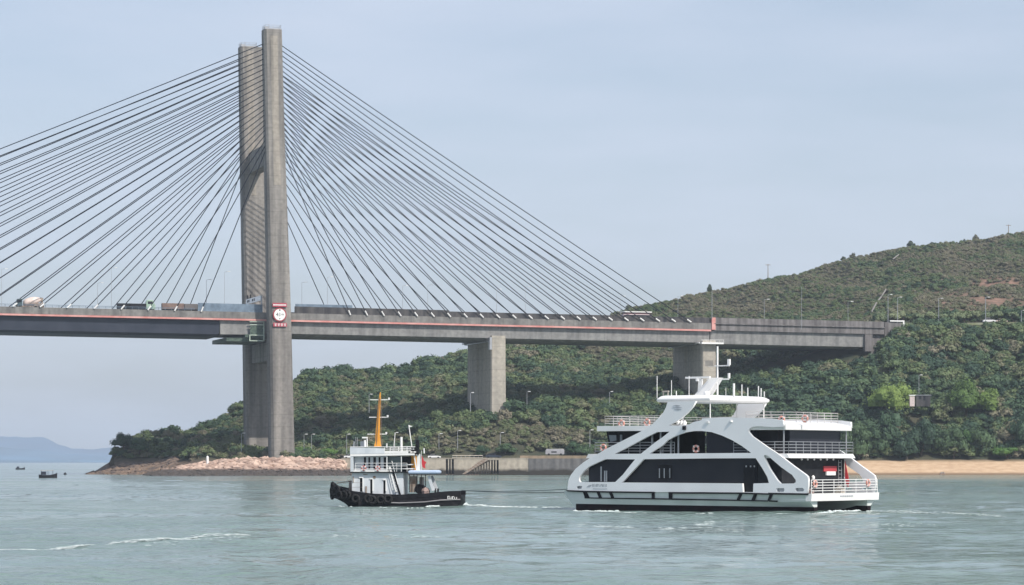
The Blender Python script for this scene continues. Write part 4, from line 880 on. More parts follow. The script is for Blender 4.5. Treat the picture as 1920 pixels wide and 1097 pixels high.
h4 = S(A, [(560, 756), (650, 660), (750, 553), (775, 528)]) + S(C, [(0, 526), (500, 520), (930, 518), (965, 570), (1000, 625), (1045, 705)]) + S(Dd, [(214, 776)]) + S(C, [(918, 765), (908, 768), (905, 850), (806, 850), (800, 765)])
h5 = S(Dd, [(165, 522), (180, 515), (205, 522), (330, 630), (430, 700), (465, 748), (464, 770), (445, 780), (325, 782), (290, 745), (222, 640)])
h6 = S(A, [(122, 790), (168, 790), (172, 800), (165, 818), (125, 818), (118, 806)]); h7 = S(Dd, [(286, 824), (355, 824), (360, 840), (350, 858), (292, 858), (284, 842)]); h8 = S(Dd, [(462, 822), (530, 822), (545, 838), (535, 855), (470, 855), (458, 838)])
HO = [h1, h2, h3, h4, h5, h6, h7, h8]
plate('side_frame', outer, HO, -.12, .14, M['ferry'], ferry)
plate('side_frame', outer, HO, FB - .14, FB + .12, M['ferry'], ferry, label='far side arch frame')
# decks
def xs_(u): return -u
def deck(name, ua, ub, z0, z1, m, ya=.16, yb=FB - .16, nose=0, rake=.25):
    b = MB(); x0, x1 = -ub, -ua
    P = [(x0 + nose, ya), (x0, ya + nose * .9), (x0, yb - nose * .9), (x0 + nose, yb), (x1, yb), (x1, ya)]
    Q = [(x0 + nose + rake, ya), (x0 + rake, ya + nose * .9), (x0 + rake, yb - nose * .9), (x0 + nose + rake, yb), (x1 - rake, yb), (x1 - rake, ya)]
    b.loft([[(x, y, z0) for x, y in P], [(x, y, z1) for x, y in Q]]); return b.build(name, m, ferry, bevel=.04)
uA = lambda f, p, v=0: -FE.side(*f(p), v)[0]
u_up_f = uA(A, (205, 500), .2); u_rf_f = uA(A, (312, 262), .2)
deck('upper_deck', 2.8, u_up_f, 4.78, 5.18, M['white'])
deck('roof_deck', 3.2, u_rf_f, 7.28, 7.75, M['white'], rake=-.0)
deck('main_deck', .75, 25.6, 1.05, 1.62, M['white'], nose=1.2)
# aft roof fairing (gently swollen)
b = MB(); b.loft([[(x, y, z) for x, y, z in ((-3.3, y_, 7.76), (-5, y_, 8.12), (-8, y_, 8.25), (-9.5, y_, 7.76))] for y_ in (.6, FB - .6)]); b.build('roof_fairing', M['white'], ferry)
# hulls
def hull(y0, y1, inner):
    b = MB(); st_ = []
    ys = 1 if inner > 0 else -1
    for u, zt, w_, zk, off in ((.85, 1.62, .62, -.5, 1.15), (3, 1.62, .72, -.6, .85), (8, 1.62, 1, -.7, .45), (18, 1.7, 1, -.7, .28), (22.5, 1.74, .8, -.6, .24), (24.6, 1.76, .42, -.4, .16), (25.6, 1.78, .2, .3, .06), (26.55, 1.78, .06, 1.45, .01)):
        a = y0 if inner > 0 else y1; wd = (y1 - y0) * w_; zm = max(zk + .1, .92); bt = max(zk + .05, .45)
        st_.append([(-u, a, zt), (-u, a + ys * wd, zt), (-u, a + ys * wd * .97, zm), (-u, a + ys * max(off + .1, wd * .9), zk), (-u, a + ys * off, zk), (-u, a + ys * off * .85, bt), (-u, a + ys * off * .25, zm)])
    b.loft(st_); return b
for y0, y1, inn in ((.0, 2.7, 1), (FB - 2.7, FB, -1)):
    h = hull(y0, y1, inn).build('hull', M['hull'], ferry)
    # boot topping: a skin 2 cm proud of the hull below the waterline mark
    b = MB(); ys = inn; a = y0 if inn > 0 else y1; st_ = []
    for u, w_, off in ((.82, .62, 1.15), (3, .72, .85), (8, 1, .45), (18, 1, .28), (22.5, .8, .24), (24.6, .42, .16), (25.35, .22, .08)):
        wd = 2.7 * w_; zt_ = .46 + u * .004; st_.append([(-u, a + ys * (off * .84 - .03), zt_), (-u, a + ys * (max(off + .1, wd * .93) + .03), zt_), (-u, a + ys * (max(off + .1, wd * .9) + .03), -.45), (-u, a + ys * (off - .03), -.45)])
    b.loft(st_); b.build('boot_topping', M['boot'], h)
MB().box(-24, -.9, 2.75, FB - 2.75, .98, 1.045).build('bridge_deck', M['hull'], ferry)
b = MB(); b.loft([[(-1.1, -.05, 1.0), (-.55, -.05, 1.0), (-.5, -.05, 1.66), (-1.1, -.05, 1.66)], [(-1.1, FB + .05, 1.0), (-.55, FB + .05, 1.0), (-.5, FB + .05, 1.66), (-1.1, FB + .05, 1.66)]])
b.build('transom', M['white'], ferry)
# sheer line and the black graphic bands on the near hull side
def band(f, pts, name='hull_stripe', y=-.05, m=None, y1=-.001, parent=ferry): return MB().prism(S(f, pts, y), y, y1).build(name, m or M['black'], parent)
b = MB()
def bp_(f, pts, y=-.04): b.prism(S(f, pts, y), y, .01)
SH = -.17; bp_(A, [(2, 830), (200, 837), (550, 843), (870, 847), (870, 861), (550, 858), (190, 852), (22, 844)], SH)
bp_(C, [(70, 849), (800, 854), (1045, 862), (1045, 877), (800, 869), (70, 866)], SH); bp_(Dd, [(200, 867), (572, 873), (572, 889), (200, 883)], SH)
bp_(A, [(185, 902), (560, 907), (1045, 912), (1045, 925), (560, 918), (190, 912)]); bp_(C, [(105, 912), (700, 924), (1045, 932), (1045, 944), (700, 936), (105, 926)], -.045); bp_(Dd, [(205, 938), (288, 940), (288, 955), (205, 950)])
for P in ([(172, 850), (208, 850), (236, 905), (190, 905)],): bp_(A, P, -.052)
for x0 in (305, 425): bp_(A, [(x0, 850), (x0 + 28, 850), (x0 + 52, 908), (x0 + 24, 908)], -.052)
bp_(A, [(845, 850), (872, 850), (872, 918), (845, 916)], -.052); bp_(A, [(1012, 852), (1045, 852), (1045, 918), (1012, 918)], -.052); bp_(C, [(72, 854), (105, 854), (105, 922), (72, 922)], -.056)
for x0 in (735, 880): bp_(C, [(x0 + 28, 866), (x0 + 58, 866), (x0 + 28, 930), (x0, 930)], -.052)
bp_(Dd, [(72, 874), (98, 874), (72, 945), (46, 945)], -.056); bp_(Dd, [(215, 878), (245, 878), (215, 945), (192, 945)], -.056)
b.build('hull_stripes', M['black'], ferry)
# dark glass houses, set in from the side frames
def house(u0, u1, z0, z1, y0, y1, name='deckhouse', m=None): return MB().box(-u1, -u0, y0, y1, z0, z1).build(name, m or M['glass'], ferry)
uf = uA(A, (230, 700), .35)
hs = house(6.3, uf, 1.63, 4.77, .35, FB - .35)
u3 = uA(C, (443, 400), .35)
house(6.6, u3, 5.19, 7.27, .35, FB - .35)
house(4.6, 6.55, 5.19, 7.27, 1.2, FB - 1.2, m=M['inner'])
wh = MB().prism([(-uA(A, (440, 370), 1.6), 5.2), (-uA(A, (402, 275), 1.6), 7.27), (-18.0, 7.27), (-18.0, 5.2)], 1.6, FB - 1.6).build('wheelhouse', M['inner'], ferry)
MB().prism(S(A, [(425, 292), (498, 292), (502, 345), (440, 358)], 1.55), 1.54, 1.599).prism(S(A, [(535, 288), (556, 288), (556, 350), (535, 355)], 1.55), 1.54, 1.599).build('window', mat('grey_sky_glass', (.22, .26, .29), .08), wh)
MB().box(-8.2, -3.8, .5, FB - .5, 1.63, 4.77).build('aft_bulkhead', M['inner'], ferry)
# mullions and door
b = MB()
for f, x0, z0_, z1_ in ((A, 345, 600, 745), (A, 380, 640, 748), (A, 398, 640, 748)): b.prism(S(f, [(x0, z0_), (x0 + 12, z0_), (x0 + 12, z1_), (x0, z1_)], .33), .31, .349)
for x0 in (918, 965, 1020): b.prism(S(A, [(x0, 618), (x0 + 9, 618), (x0 + 9, 712), (x0, 712)], .33), .31, .349)
for x0 in (78,): b.prism(S(C, [(x0, 625), (x0 + 9, 625), (x0 + 9, 712), (x0, 712)], .33), .31, .349)
b.build('mullions', M['metal'], hs)
MB().prism(S(A, [(905, 580), (1045, 582), (1045, 735), (905, 735)], .33), .335, .349).prism(S(C, [(-30, 582), (95, 582), (95, 735), (-30, 735)], .33), .334, .3485).build('window', M['black'], hs)
MB().prism(S(C, [(808, 582), (918, 582), (915, 845), (808, 845)], .3), .26, .349).build('side_door', M['black'], ferry)
b = MB(); [b.prism(S(C, [(x, 590), (x + 12, 590), (x + 12, 606), (x, 606)], .24), .235, .259) for x in (825, 868, 905)]; b.build('door_lights', M['metal'], ferry)
# aft saloon windows on the upper deck
b = MB(); [b.tube([(-x, .5, 5.19), (-x, .5, 7.27)], .07, 6) for x in (3.6,)]; [b.tube([(-x, FB - .5, 5.19), (-x, FB - .5, 7.27)], .07, 6) for x in (3.6,)]; b.build('stanchions', M['metal'], ferry)
MB().box(-4.59, -3.95, 2.2, FB - 1.0, 5.19, 7.27).build('aft_saloon', M['glass'], ferry)
# arcade posts seen through the upper arch
b = MB(); [b.box(-x, -x + .14, .5, .64, 5.19, 7.27) for x in (17.4, 16.5, 15.4, 14.6)]; [b.box(-x, -x + .14, FB - .64, FB - .5, 5.19, 7.27) for x in (17.4, 16.5, 15.4, 14.6)]; b.build('posts', M['metal'], ferry)
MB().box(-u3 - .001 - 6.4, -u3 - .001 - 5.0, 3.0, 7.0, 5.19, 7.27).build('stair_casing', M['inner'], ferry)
# railings
def rail(name, pts, h, nr, step=1.3, r=.028, m=None):
    b = MB()
    for p, q in zip(pts, pts[1:]): b.rail(p, q, h, nr, step, r)
    return b.build(name, m or M['white'], ferry)
rail('stern_railing', [(-.62, .1, 1.66), (-.62, FB - .1, 1.66)], 1.2, 5, 2.2, .035)
rail('upper_deck_railing', [(-8.6, .3, 5.18), (-3.0, .3, 5.18), (-3.0, FB - .3, 5.18), (-8.6, FB - .3, 5.18)], 1.05, 4, 1.3, .03, M['metal'])
rail('roof_railing', [(-9.5, 4.0, 8.0), (-4.3, 4.0, 7.9), (-4.3, FB - .8, 7.9), (-14, FB - .8, 7.76)], 1.0, 4, 1.4, .024, M['railgrey'])
rail('roof_railing', [(-15.8, .6, 7.76), (-u_rf_f + .6, .6, 7.76), (-u_rf_f + .6, FB - .6, 7.76), (-15, FB - .6, 7.76)], .9, 4, 1.4, .024, M['railgrey'])
rail('upper_deck_railing', [(-14.8, .3, 5.18), (-u_up_f + .9, .3, 5.18), (-u_up_f + .9, FB - .3, 5.18), (-15, FB - .3, 5.18)], 1.05, 4, 1.2, .03, M['metal'])
rail('foredeck_railing', [(-u_up_f - .4, .6, 1.62), (-25.2, 1.5, 1.62), (-25.2, FB - 1.5, 1.62)], 1.0, 3, 1.3, .03, M['metal'])
# canopy, mast, aerials
b = MB(); ca, cb_ = 10.7, 17.9
def cr(sx, z): return [(-x, y, z) for x, y in ((cb_ - (1 - sx) * 2, 1.0 + 1.2), (cb_ - .8 - (1 - sx), 1.0 + (1 - sx)), (ca + .8 + (1 - sx), 1.0 + (1 - sx)), (ca + (1 - sx) * 2, 2.2), (ca + (1 - sx) * 2, FB - 2.2), (ca + .8 + (1 - sx), FB - 1.0 - (1 - sx)), (cb_ - .8 - (1 - sx), FB - 1.0 - (1 - sx)), (cb_ - (1 - sx) * 2, FB - 2.2))]
b.loft([cr(.9, 9.92), cr(1, 10.02), cr(1, 10.2), cr(.75, 10.42), cr(.45, 10.5)]); b.build('canopy', M['white'], ferry, bevel=.05)
b = MB(); [b.tube([(-x, y, 7.75), (-x, y, 9.95)], .05, 6) for x in (11.7, 14.6) for y in (1.4, FB - 1.5)]; b.build('canopy_posts', M['white'], ferry)
b = MB()
b.loft([[(-13.5, y, 10.45) if 0 else (x, y, z) for x, y, z in ((-15.2, 4.4, 10.45), (-13.9, 4.4, 10.45), (-13.9, 5.6, 10.45), (-15.2, 5.6, 10.45))], [(x, y, 12.2) for x, y in ((-13.5, 4.6), (-12.5, 4.6), (-12.5, 5.4), (-13.5, 5.4))]])
b.loft([[(x, y, z) for x, y, z in ((-14.9, 4.9, 12.1), (-14.5, 4.9, 12.1), (-14.5, 5.1, 12.1), (-14.9, 5.1, 12.1))], [(x, y, z) for x, y, z in ((-15.0, 4.9, 10.45), (-14.6, 4.9, 10.45), (-14.6, 5.1, 10.45), (-15.0, 5.1, 10.45))]])
b.tube([(-12.9, 5, 10.45), (-12.9, 5, 17.0 - 1.9)], .085, 8); b.box(-14.0, -11.7, 4.9, 5.1, 12.0, 12.12).box(-13.9, -11.6, 4.93, 5.07, 13.25, 13.35)
b.box(-11.75, -11.6, 4.9, 5.1, 12.12, 12.6).box(-11.8, -11.55, 4.9, 5.1, 13.35, 13.9)
mast = b.build('mast', M['white'], ferry); mast.location = (-.95, 1.3, 0)
MB().box(-15.9, -13.3, 4.2, 4.5, 12.15, 12.32).lathe([(.25, 11.9), (.25, 12.15)], -14.6, 4.4, 10).build('radar_bar', M['white'], mast)
MB().box(-14.1, -13.2, 4.8, 5.2, 13.3, 13.8).build('lamp_cluster', M['tan'], mast); MB().lathe([(.02, 10.95), (.25, 10.9), (.3, 10.65), (.22, 10.42)], -13.2, 3.6, 12).build('radome', M['white'], mast, smooth=True)
b = MB()
for px, p1, r in ((1232, 705, .035), (1259, 713, .03), (1292, 705, .03), (1376, 719, .10), (1391, 721, .05), (1402, 727, .05), (1422, 724, .05), (1427, 728, .05), (1433, 734, .05), (1268, 733, .04), (1361, 727, .02)):
    x, z = FE.side(px, p1, 3.0); b.tube([(x, 3.0, 10.3), (x, 3.0, z)], r, 6)
b.build('aerials', M['white'], ferry)
x, z = FE.side(1248, 735, 3.0); MB().box(x - .35, x + .35, 2.9, 3.1, z, z + .12).box(x - .3, x - .2, 2.95, 3.05, 10.2, z).box(x + .2, x + .3, 2.95, 3.05, 10.2, z).build('horn_bracket', M['tan'], ferry)
# logo mark on the fin
cx0, cz0 = FE.side(*B_((340, 860)), -.13); b = MB()
for k, (dx, dz, w_, h_) in enumerate(((-.05, .22, .42, .07), (0, .05, .55, .06), (.1, -.12, .42, .06))): b.prism([(cx0 + dx - w_, cz0 + dz), (cx0 + dx, cz0 + dz - h_), (cx0 + dx + w_, cz0 + dz), (cx0 + dx, cz0 + dz + h_)], -.14, -.12)
b.build('fin_emblem', M['greymark'], ferry)
# name lettering on the bow (too small to read in the photograph)
b = MB(); rn = random.Random(8); x0, zt = FE.side(*A((265, 770)), -.13); x1, _ = FE.side(*A((410, 770)), -.13); zb_ = FE.side(*A((265, 797)), -.13)[1]; n_ = 9
for i in range(n_):
    xa = x0 + (x1 - x0) * i / n_; wv = (x1 - x0) / n_ * .68; t_ = .05
    b.box(xa, xa + t_, -.135, -.12, zb_, zt)
    if i % 3 != 1: b.box(xa + wv - t_, xa + wv, -.135, -.12, zb_ + (.12 if i % 2 else 0), zt)
    b.box(xa + t_ + .002, xa + wv - t_ - .002, -.135, -.12, zt - t_ if i % 2 else zb_, zt if i % 2 else zb_ + t_)
x2, z2 = FE.side(*A((270, 815)), -.13); b.box(x2, x1, -.134, -.12, z2 - .05, z2)
xe, ze = FE.side(*A((235, 790)), -.13); b.prism([(xe - .3, ze - .1), (xe + .05, ze - .12), (xe + .32, ze + .12), (xe - .05, ze + .08)], -.135, -.12)
b.build('bow_name', M['greymark'], ferry)
b = MB(); [b.box(-.51, -.485, 5.2 + i * .42, 5.5 + i * .42, 1.34, 1.46) for i in range(6)]; b.build('stern_name', M['greymark'], ferry)
# oval mooring ports: dark recess behind each opening
b = MB(); [b.prism(S(f, p, .2), .16, .2) for f, p in ((A, [(30, 785), (70, 785), (70, 822), (30, 822)]), (A, [(112, 785), (178, 785), (178, 822), (112, 822)]), (Dd, [(280, 818), (365, 818), (365, 862), (280, 862)]), (Dd, [(452, 816), (550, 816), (550, 860), (452, 860)]))]; b.build('mooring_recess', M['metal'], ferry)
# things in the after cockpit
yz = [FE.end(*Dd(p), -3.75) for p in ((718, 668), (838, 618))]; MB().box(-3.79, -3.7, yz[0][0], yz[1][0], yz[0][1], yz[1][1]).build('red_panel', mat('dull_red_board', (.42, .05, .06), .6), ferry); MB().box(-3.78, -3.65, yz[0][0] + .45, yz[1][0] - .3, yz[0][1] - .35, yz[0][1] - .005).build('white_plate', M['white'], ferry)
b = MB(); yl = FE.end(*Dd((857, 700)), -3.7)[0]; [b.box(-3.74, -3.68, yl + k, yl + .07 + k, 1.65, 4.6) for k in (0, .55)]; [b.box(-3.74, -3.68, yl + .07, yl + .55, z, z + .06) for z in np.arange(1.9, 4.6, .35)]; b.build('ladder', M['metal'], ferry)
b = MB(); rn = random.Random(5)
for y in (3.2, 4.3, 5.5, 6.7, 7.9, 9.1): b.lathe([(.06, 4.58), (.09, 4.7), (.06, 4.76)], -3.3, y, 8)
b.build('ceiling_lights', M['white'], ferry)
for y, z, k in ((6.0, 3.0, .16), (4.9, 2.75, .11), (6.1, 2.3, .10)): MB().lathe([(.02, z - .2), (k, z - .05), (k, z + .12), (.03, z + .25)], -3.68, y, 8).build('wall_lantern', M['white'], ferry)
MB().lathe([(.3, 1.65), (.3, 2.2), (.15, 2.35)], -1.2, 6.4, 10).box(-1.5, -.9, 6.1, 6.8, 1.66, 2.1).build('capstan', M['tan'], ferry)
MB().lathe([(.35, 1.65), (.4, 1.9), (.2, 2.1)], -1.2, .9, 10).build('mooring_rope', M['tiptan'], ferry)
MB().box(-11.2, -10.9, -.2, -.12, 7.9, 8.1).lathe([(.05, 7.95), (.16, 8.0), (.14, 8.15)], -8.6, -.1, 10).build('side_lights', M['white'], ferry)
x, z = FE.side(*C((230, 222)), -.1); MB().box(x - .15, x + .15, -.3, -.13, z - .18, z + .18).build('nav_light', M['black'], ferry)
b = MB(); [b.lathe([(.03, 7.75), (.17, 7.85), (.17, 8.05), (.05, 8.2)], xx, .7, 10) for xx in (FE.side(1272, 790, .7)[0], FE.side(1278, 790, .7)[0], FE.side(1284, 790, .7)[0])]; b.build('deck_lights', M['white'], ferry)
# things carried aboard
def ring(px, py, v, label, plane='side', x=None, frame=FE, r=.27, m=None):
    if plane == 'side': lx_, z = frame.side(px, py, v); p = frame.w(lx_, v, z); ax = (0, 1, 0)
    else: ly, z = frame.end(px, py, x); p = frame.w(x, ly, z); ax = (1, 0, 0)
    o = empty('life_ring', p, frame.rz, label, 'life ring', 'life rings on the boats')
    MB().torus((0, 0, 0), ax, r, .09, 16, 7).build('ring', m or M['orange'], o, smooth=True)
    b = MB()
    for k in range(4):
        a = .785 + k * 1.5708; c = Vector((math.cos(a) * r, 0, math.sin(a) * r)) if ax == (0, 1, 0) else Vector((0, math.cos(a) * r, math.sin(a) * r)); b.box(c.x - .08, c.x + .08, c.y - .08, c.y + .08, c.z - .08, c.z + .08)
    b.build('band', M['white'], o)
    return o
ring(*Dd((640, 785)), 0, 'orange life ring on the near end of the ferry stern railing', 'end', -.52); ring(*Dd((1135, 775)), 0, 'orange life ring on the far end of the ferry stern railing', 'end', -.52)
ring(*A((550, 178)), .5, 'orange life ring on the ferry forward roof railing, nearer the bow'); ring(*A((800, 168)), .5, 'orange life ring on the ferry roof railing beside the white fin')
ring(*A((372, 415)), .25, 'orange life ring on the ferry upper foredeck railing behind the front arch'); ring(*C((340, 425)), .3, 'orange life ring on the railing inside the large ferry arch')
ring(*Dd((325, 185)), .5, 'red life ring lying at the start of the ferry aft roof'); ring(*Dd((545, 175)), 2.9, 'red life ring on the middle of the ferry aft roof railing')
fl = empty('flag', FE.w(-3.4, FE.end(*Dd((918, 700)), -3.4)[0], 1.65), FE.rz, 'red flag hanging furled beside the ladder in the ferry stern', 'flag')
MB().tube([(0, 0, 0), (0, 0, 3.0)], .03, 6).build('pole', M['white'], fl); MB().prism([(.03, 2.9), (.45, 1.0), (.35, .5), (.2, .6), (.03, 1.2)], -.03, .03).build('cloth', M['redcloth'], fl)

# ------------------------------------------------------------------ the tugboat
E = lambda p: (610 + p[0] / 7.836, 820 + p[1] / 7.836)
F = lambda p: (740 + p[0] / 6.857, 800 + p[1] / 6.857)
G = lambda p: (650 + p[0] / 7.835, 730 + p[1] / 7.835)
TU = Frame(-11.5, 276.5, R(-5)); TB = 5.0
def T(f, pts, v=0): return [TU.side(*f(p), v) for p in pts]
tug = empty('tugboat', (TU.o.x, TU.o.y, 0), TU.rz, 'small black-hulled tugboat with white two-storey house, tall orange mast and tyre fenders', 'tugboat')
xb = TU.side(*E((72, 800)), 2.5)[0] + .25; xs2 = TU.side(*F((888, 900)), 0)[0] - .32
def tz(x): return float(np.interp(x, [xb, xb + .9, xb + 2.2, xb + 4.3, xb + 7.1, xb + 9.6, xs2 - 2, xs2], [1.66, 1.46, 1.14, .86, .76, .86, 1.05, 1.12]))
def twid(x): # half-breadth
    q = (x - xb) / 3.0
    return 2.5 * math.sqrt(max(0.0, 1 - max(0, 1 - q) ** 2)) if q < 1 else (2.5 if x < xs2 - 2 else 2.5 - .35 * (x - xs2 + 2) / 2)
b = MB(); st_ = []
for x in [xb + .03, xb + .25, xb + .7, xb + 1.4, xb + 2.2, xb + 3, xb + 5, xb + 8, xb + 11, xs2 - 1, xs2]:
    wd = twid(x); z = tz(x); q = max(0, 1 - (x - xb) / 3.2); wl2 = wd * (1 - .45 * q); zk = -.5 + 1.3 * q * q
    xo = 0.9 * q
    st_.append([(x, 2.5 - wd, z), (x, 2.5 + wd, z), (x, 2.5 + wd, z - .8), (x + xo, 2.5 + wl2, zk), (x + xo, 2.5 - wl2, zk), (x, 2.5 - wd, z - .8)])
# stern undercut
st_[-1] = [(x if i not in (3, 4) else x - .9, y, z) for i, (x, y, z) in enumerate(st_[-1])]
b.loft(st_)
th_ = b.build('hull', M['blackhull'], tug)
# cut the deck well: build bulwark as raised rim instead of solid top
for v_ in th_.data.vertices:
    pass
bw = MB(); P_ = []
xsamp = [xs2 - .05] + list(np.linspace(xs2 - 1, xb + .35, 24)) 
nearL = [(x, 2.5 - twid(x), tz(x)) for x in xsamp]; farL = [(x, 2.5 + twid(x), tz(x)) for x in xsamp[::-1]]
loop = nearL + [(xb + .02, 2.5, 2.0)] + farL
bw.loft([[(x, y, z - .02), (x, y, z + .55 if 0 else z + .42), (x + (.1 if k else 0), y + (.1 if y < 2.5 else -.1), z + .42), (x + .1, y + (.1 if y < 2.5 else -.1), z - .02)] for k, (x, y, z) in enumerate(loop)])
bw.build('bulwark', M['black'], th_)
rs_ = MB(); rs_.tube([(x, y - .03 if y < 2.5 else y + .03, z - .42) for x, y, z in nearL if x > xb + 4][::-1], .07, 6); rs_.build('rubbing_strake', mat('scuffed_grey', (.28, .27, .28), .7), th_)
MB().box(xb + 2.2, xs2 - .3, .6, 4.4, .45, .72).build('deck', M['deck'], th_)
tyr = [(165, 770), (130, 800), (205, 850), (280, 850), (330, 845), (455, 900), (640, 905), (700, 920), (820, 915), (930, 905)]
for i, p in enumerate(tyr):
    px, py = E(p); x, z = TU.side(px, py, .3); x = max(x, xb + .45); yy = 2.5 - twid(x) - .16
    q = max(0, 1 - (x - xb) / 3.0); ax = (-q * 1.6, -1, 0)
    MB().torus((x, yy, z), ax, .34, .14, 14, 6).build('tyre_fender', M['rubber'], tug, smooth=True)
for x_, z_ in ((xb + .12, 1.5), (xb + .2, 2.0), (xb + .15, 1.1)): MB().torus((x_ - .1, 1.9, z_), (-1, -.5, 0), .34, .14, 14, 6).build('tyre_fender', M['rubber'], tug, smooth=True)
# lower house
HV = .75
x0 = TU.side(*E((392, 600)), HV)[0]; x1 = TU.side(*F((112, 700)), HV)[0]; zL = TU.side(*E((600, 520)), HV)[1]; zU = TU.side(*G((300, 985)), .5)[1]; zR = TU.side(*G((300, 850)), .5)[1]
doors = [T(E, [(508, 800), (508, 610), (516, 597), (541, 597), (548, 610), (548, 800)], HV), T(E, [(660, 825), (660, 630), (668, 617), (686, 617), (694, 630), (694, 825)], HV), T(E, [(853, 830), (853, 645), (861, 630), (880, 630), (887, 645), (887, 830)], HV)]
plate('house_wall', [(x0, .7), (x1, .7), (x1, zL), (x0, zL)], doors, HV - .06, HV, M['tug'], tug)
lh = MB().box(x0, x1, HV + .1, 5 - HV, .7, zL).build('lower_house', M['tug'], tug)
b = MB()
for dpts in doors:
    xa = min(p[0] for p in dpts); xc = max(p[0] for p in dpts); za = min(p[1] for p in dpts); zc = max(p[1] for p in dpts)
    b.box(xa - .02, xc + .02, HV + .02, HV + .095, za, zc)
b.build('doorway', M['black'], lh)
b = MB()
for dpts in doors:
    xa = min(p[0] for p in dpts); xc = max(p[0] for p in dpts); zc = max(p[1] for p in dpts)
    b.box(xc, xc + .09, HV - .14, HV - .061, 1.5, zc + .1); b.box(xa - .06, xc, HV - .14, HV - .061, zc, zc + .1)
b.build('door_frame', M['white'], lh)
b = MB()
for p, w_, h_ in (((590, 548), .22, .03), ((722, 585), .12, .12), ((600, 770), .08, .35), ((412, 620), .05, .3)):
    x, z = TU.side(*E(p), HV); b.box(x - w_, x + w_, HV - .12, HV - .061, z - h_, z + h_)
for z in (1.9, 2.35, 2.8): b.box(x0 + .05, x0 + 1.1, HV - .075, HV - .061, z, z + .02)
b.build('wall_fittings', M['rust'], lh)
xa2 = TU.side(*F((172, 600)), .4)[0]
MB().box(x0 - .1, xa2, .35, 4.65, zL, zL + .10).build('boat_deck', M['black'], tug)
MB().box(x0 - .1, x0 + .18, .33, 4.6, zL + .1, zU - .0).build('front_screen', M['tug'], tug)
# wheelhouse
xw0 = TU.side(*E((430, 400)), 1.15)[0]; xw1 = TU.side(*E((918, 400)), 1.15)[0]
wins = []
for a_, c_ in ((567, 600), (632, 660), (706, 746), (783, 812), (858, 897)): wins.append(T(E, [(a_, 470), (c_, 470), (c_, 292), (a_, 292)], 1.15))
plate('wheelhouse_wall', [(xw0, zL + .1), (xw1, zL + .1), (xw1, zU), (xw0, zU)], wins, 1.08, 1.15, M['tug'], tug)
wh2 = MB().box(xw0, xw1, 1.2, 3.9, zL + .1, zU).build('wheelhouse', M['glass'], tug)
xe1 = TU.side(*F((100, 500)), 1.4)[0]; xe2 = TU.side(*F((205, 500)), 1.4)[0]
MB().box(xw1 + .01, xe1, 1.4, 3.7, zL + .1, zU).build('aft_cabin', mat('teal_grey_glass', (.13, .18, .19), .2), tug); MB().box(xe1 + .01, xe2, 1.6, 3.6, zL + .1, zU).build('aft_cabin', M['inner'], tug)
# roof with parapet
xr1 = TU.side(*F((175, 340)), .35)[0]
b = MB().prism([(x0 - .12, zU), (xr1 + .6, zU + .12), (xr1 + .6, zU + .3), (x0 - .12, zU + .25)], .3, 4.7); rf = b.build('roof', M['white'], tug)
xm = TU.side(*G((555, 900)), .3)[0]
b = MB().prism([(x0 - .14, zU + .25), (xm, zU + .28), (xm, zR - .12), (x0 - .14, zR)], .28, .36).box(x0 - .14, x0 - .06, .36, 4.6, zU + .25, zR); b.build('parapet', M['tug'], rf)
MB().box(xm + .01, xr1, .3, .38, zU + .3, zU + .5).rail((xm, .34, zU + .3), (xr1 + .2, .34, zU + .35), zR - zU - .3, 3, .8, .035).rail((xm, 4.6, zU + .3), (xr1 + .2, 4.6, zU + .35), zR - zU - .3, 3, .8, .035).rail((xr1 + .2, .34, zU + .35), (xr1 + .2, 4.6, zU + .35), zR - zU - .3, 3, .8, .035).build('roof_railing', M['white'], rf)
MB().box(x0 - .13, xm + 1, .25, .38, zR, zR + .06).build('top_rail', M['white'], rf)
# boat deck railing, stairs
MB().rail((x0 + .4, .4, zL + .1), (xa2 - .1, .4, zL + .1), .85, 3, 1.0, .022).box(x0 + .2, xw1 + .1, .36, .42, zL + .1, zL + .22).build('boat_deck_railing', M['white'], tug)
b = MB(); sA = TU.side(*E((925, 420)), .45); sB = TU.side(*E((1030, 820)), .45)
for dy, dx in ((0, 0), (.55, .0)):
    b.hexa([(sB[0] + dx, .45 + dy, 1.45), (sB[0] + .14 + dx, .45 + dy, 1.45), (sB[0] + .14 + dx, .5 + dy, 1.45), (sB[0] + dx, .5 + dy, 1.45), (sA[0] + dx, .45 + dy, sA[1]), (sA[0] + .14 + dx, .45 + dy, sA[1]), (sA[0] + .14 + dx, .5 + dy, sA[1]), (sA[0] + dx, .5 + dy, sA[1])])
b.tube([(sA[0] - .15, .47, sA[1] + .2), (sB[0] - .3, .47, 1.6)], .035, 6); b.tube([(sA[0] + .35, .47, sA[1] + .5), (sB[0] + .25, .47, 2.2)], .035, 6)
for k in range(9): u = k / 9; b.box(sB[0] + (sA[0] - sB[0]) * u, sB[0] + (sA[0] - sB[0]) * u + .22, .5, 1.0, 1.5 + (sA[1] - 1.5) * u, 1.53 + (sA[1] - 1.5) * u)
b.build('stairs', M['white'], tug)
b = MB(); sA = TU.side(*E((985, 520)), .65); sB = TU.side(*E((1085, 840)), .65); b.prism([sA, (sA[0] + .18, sA[1]), (sB[0] + .18, sB[1]), (sB[0], sB[1])], .62, .68); b.build('stair_stringer', M['black'], tug)
b = MB(); [b.tube([(x, .4, zL + .1), (x, .4, zU)], .04, 6) for x in (TU.side(*F((85, 400)), .4)[0], xw1)]; b.build('deck_posts', M['white'], tug)
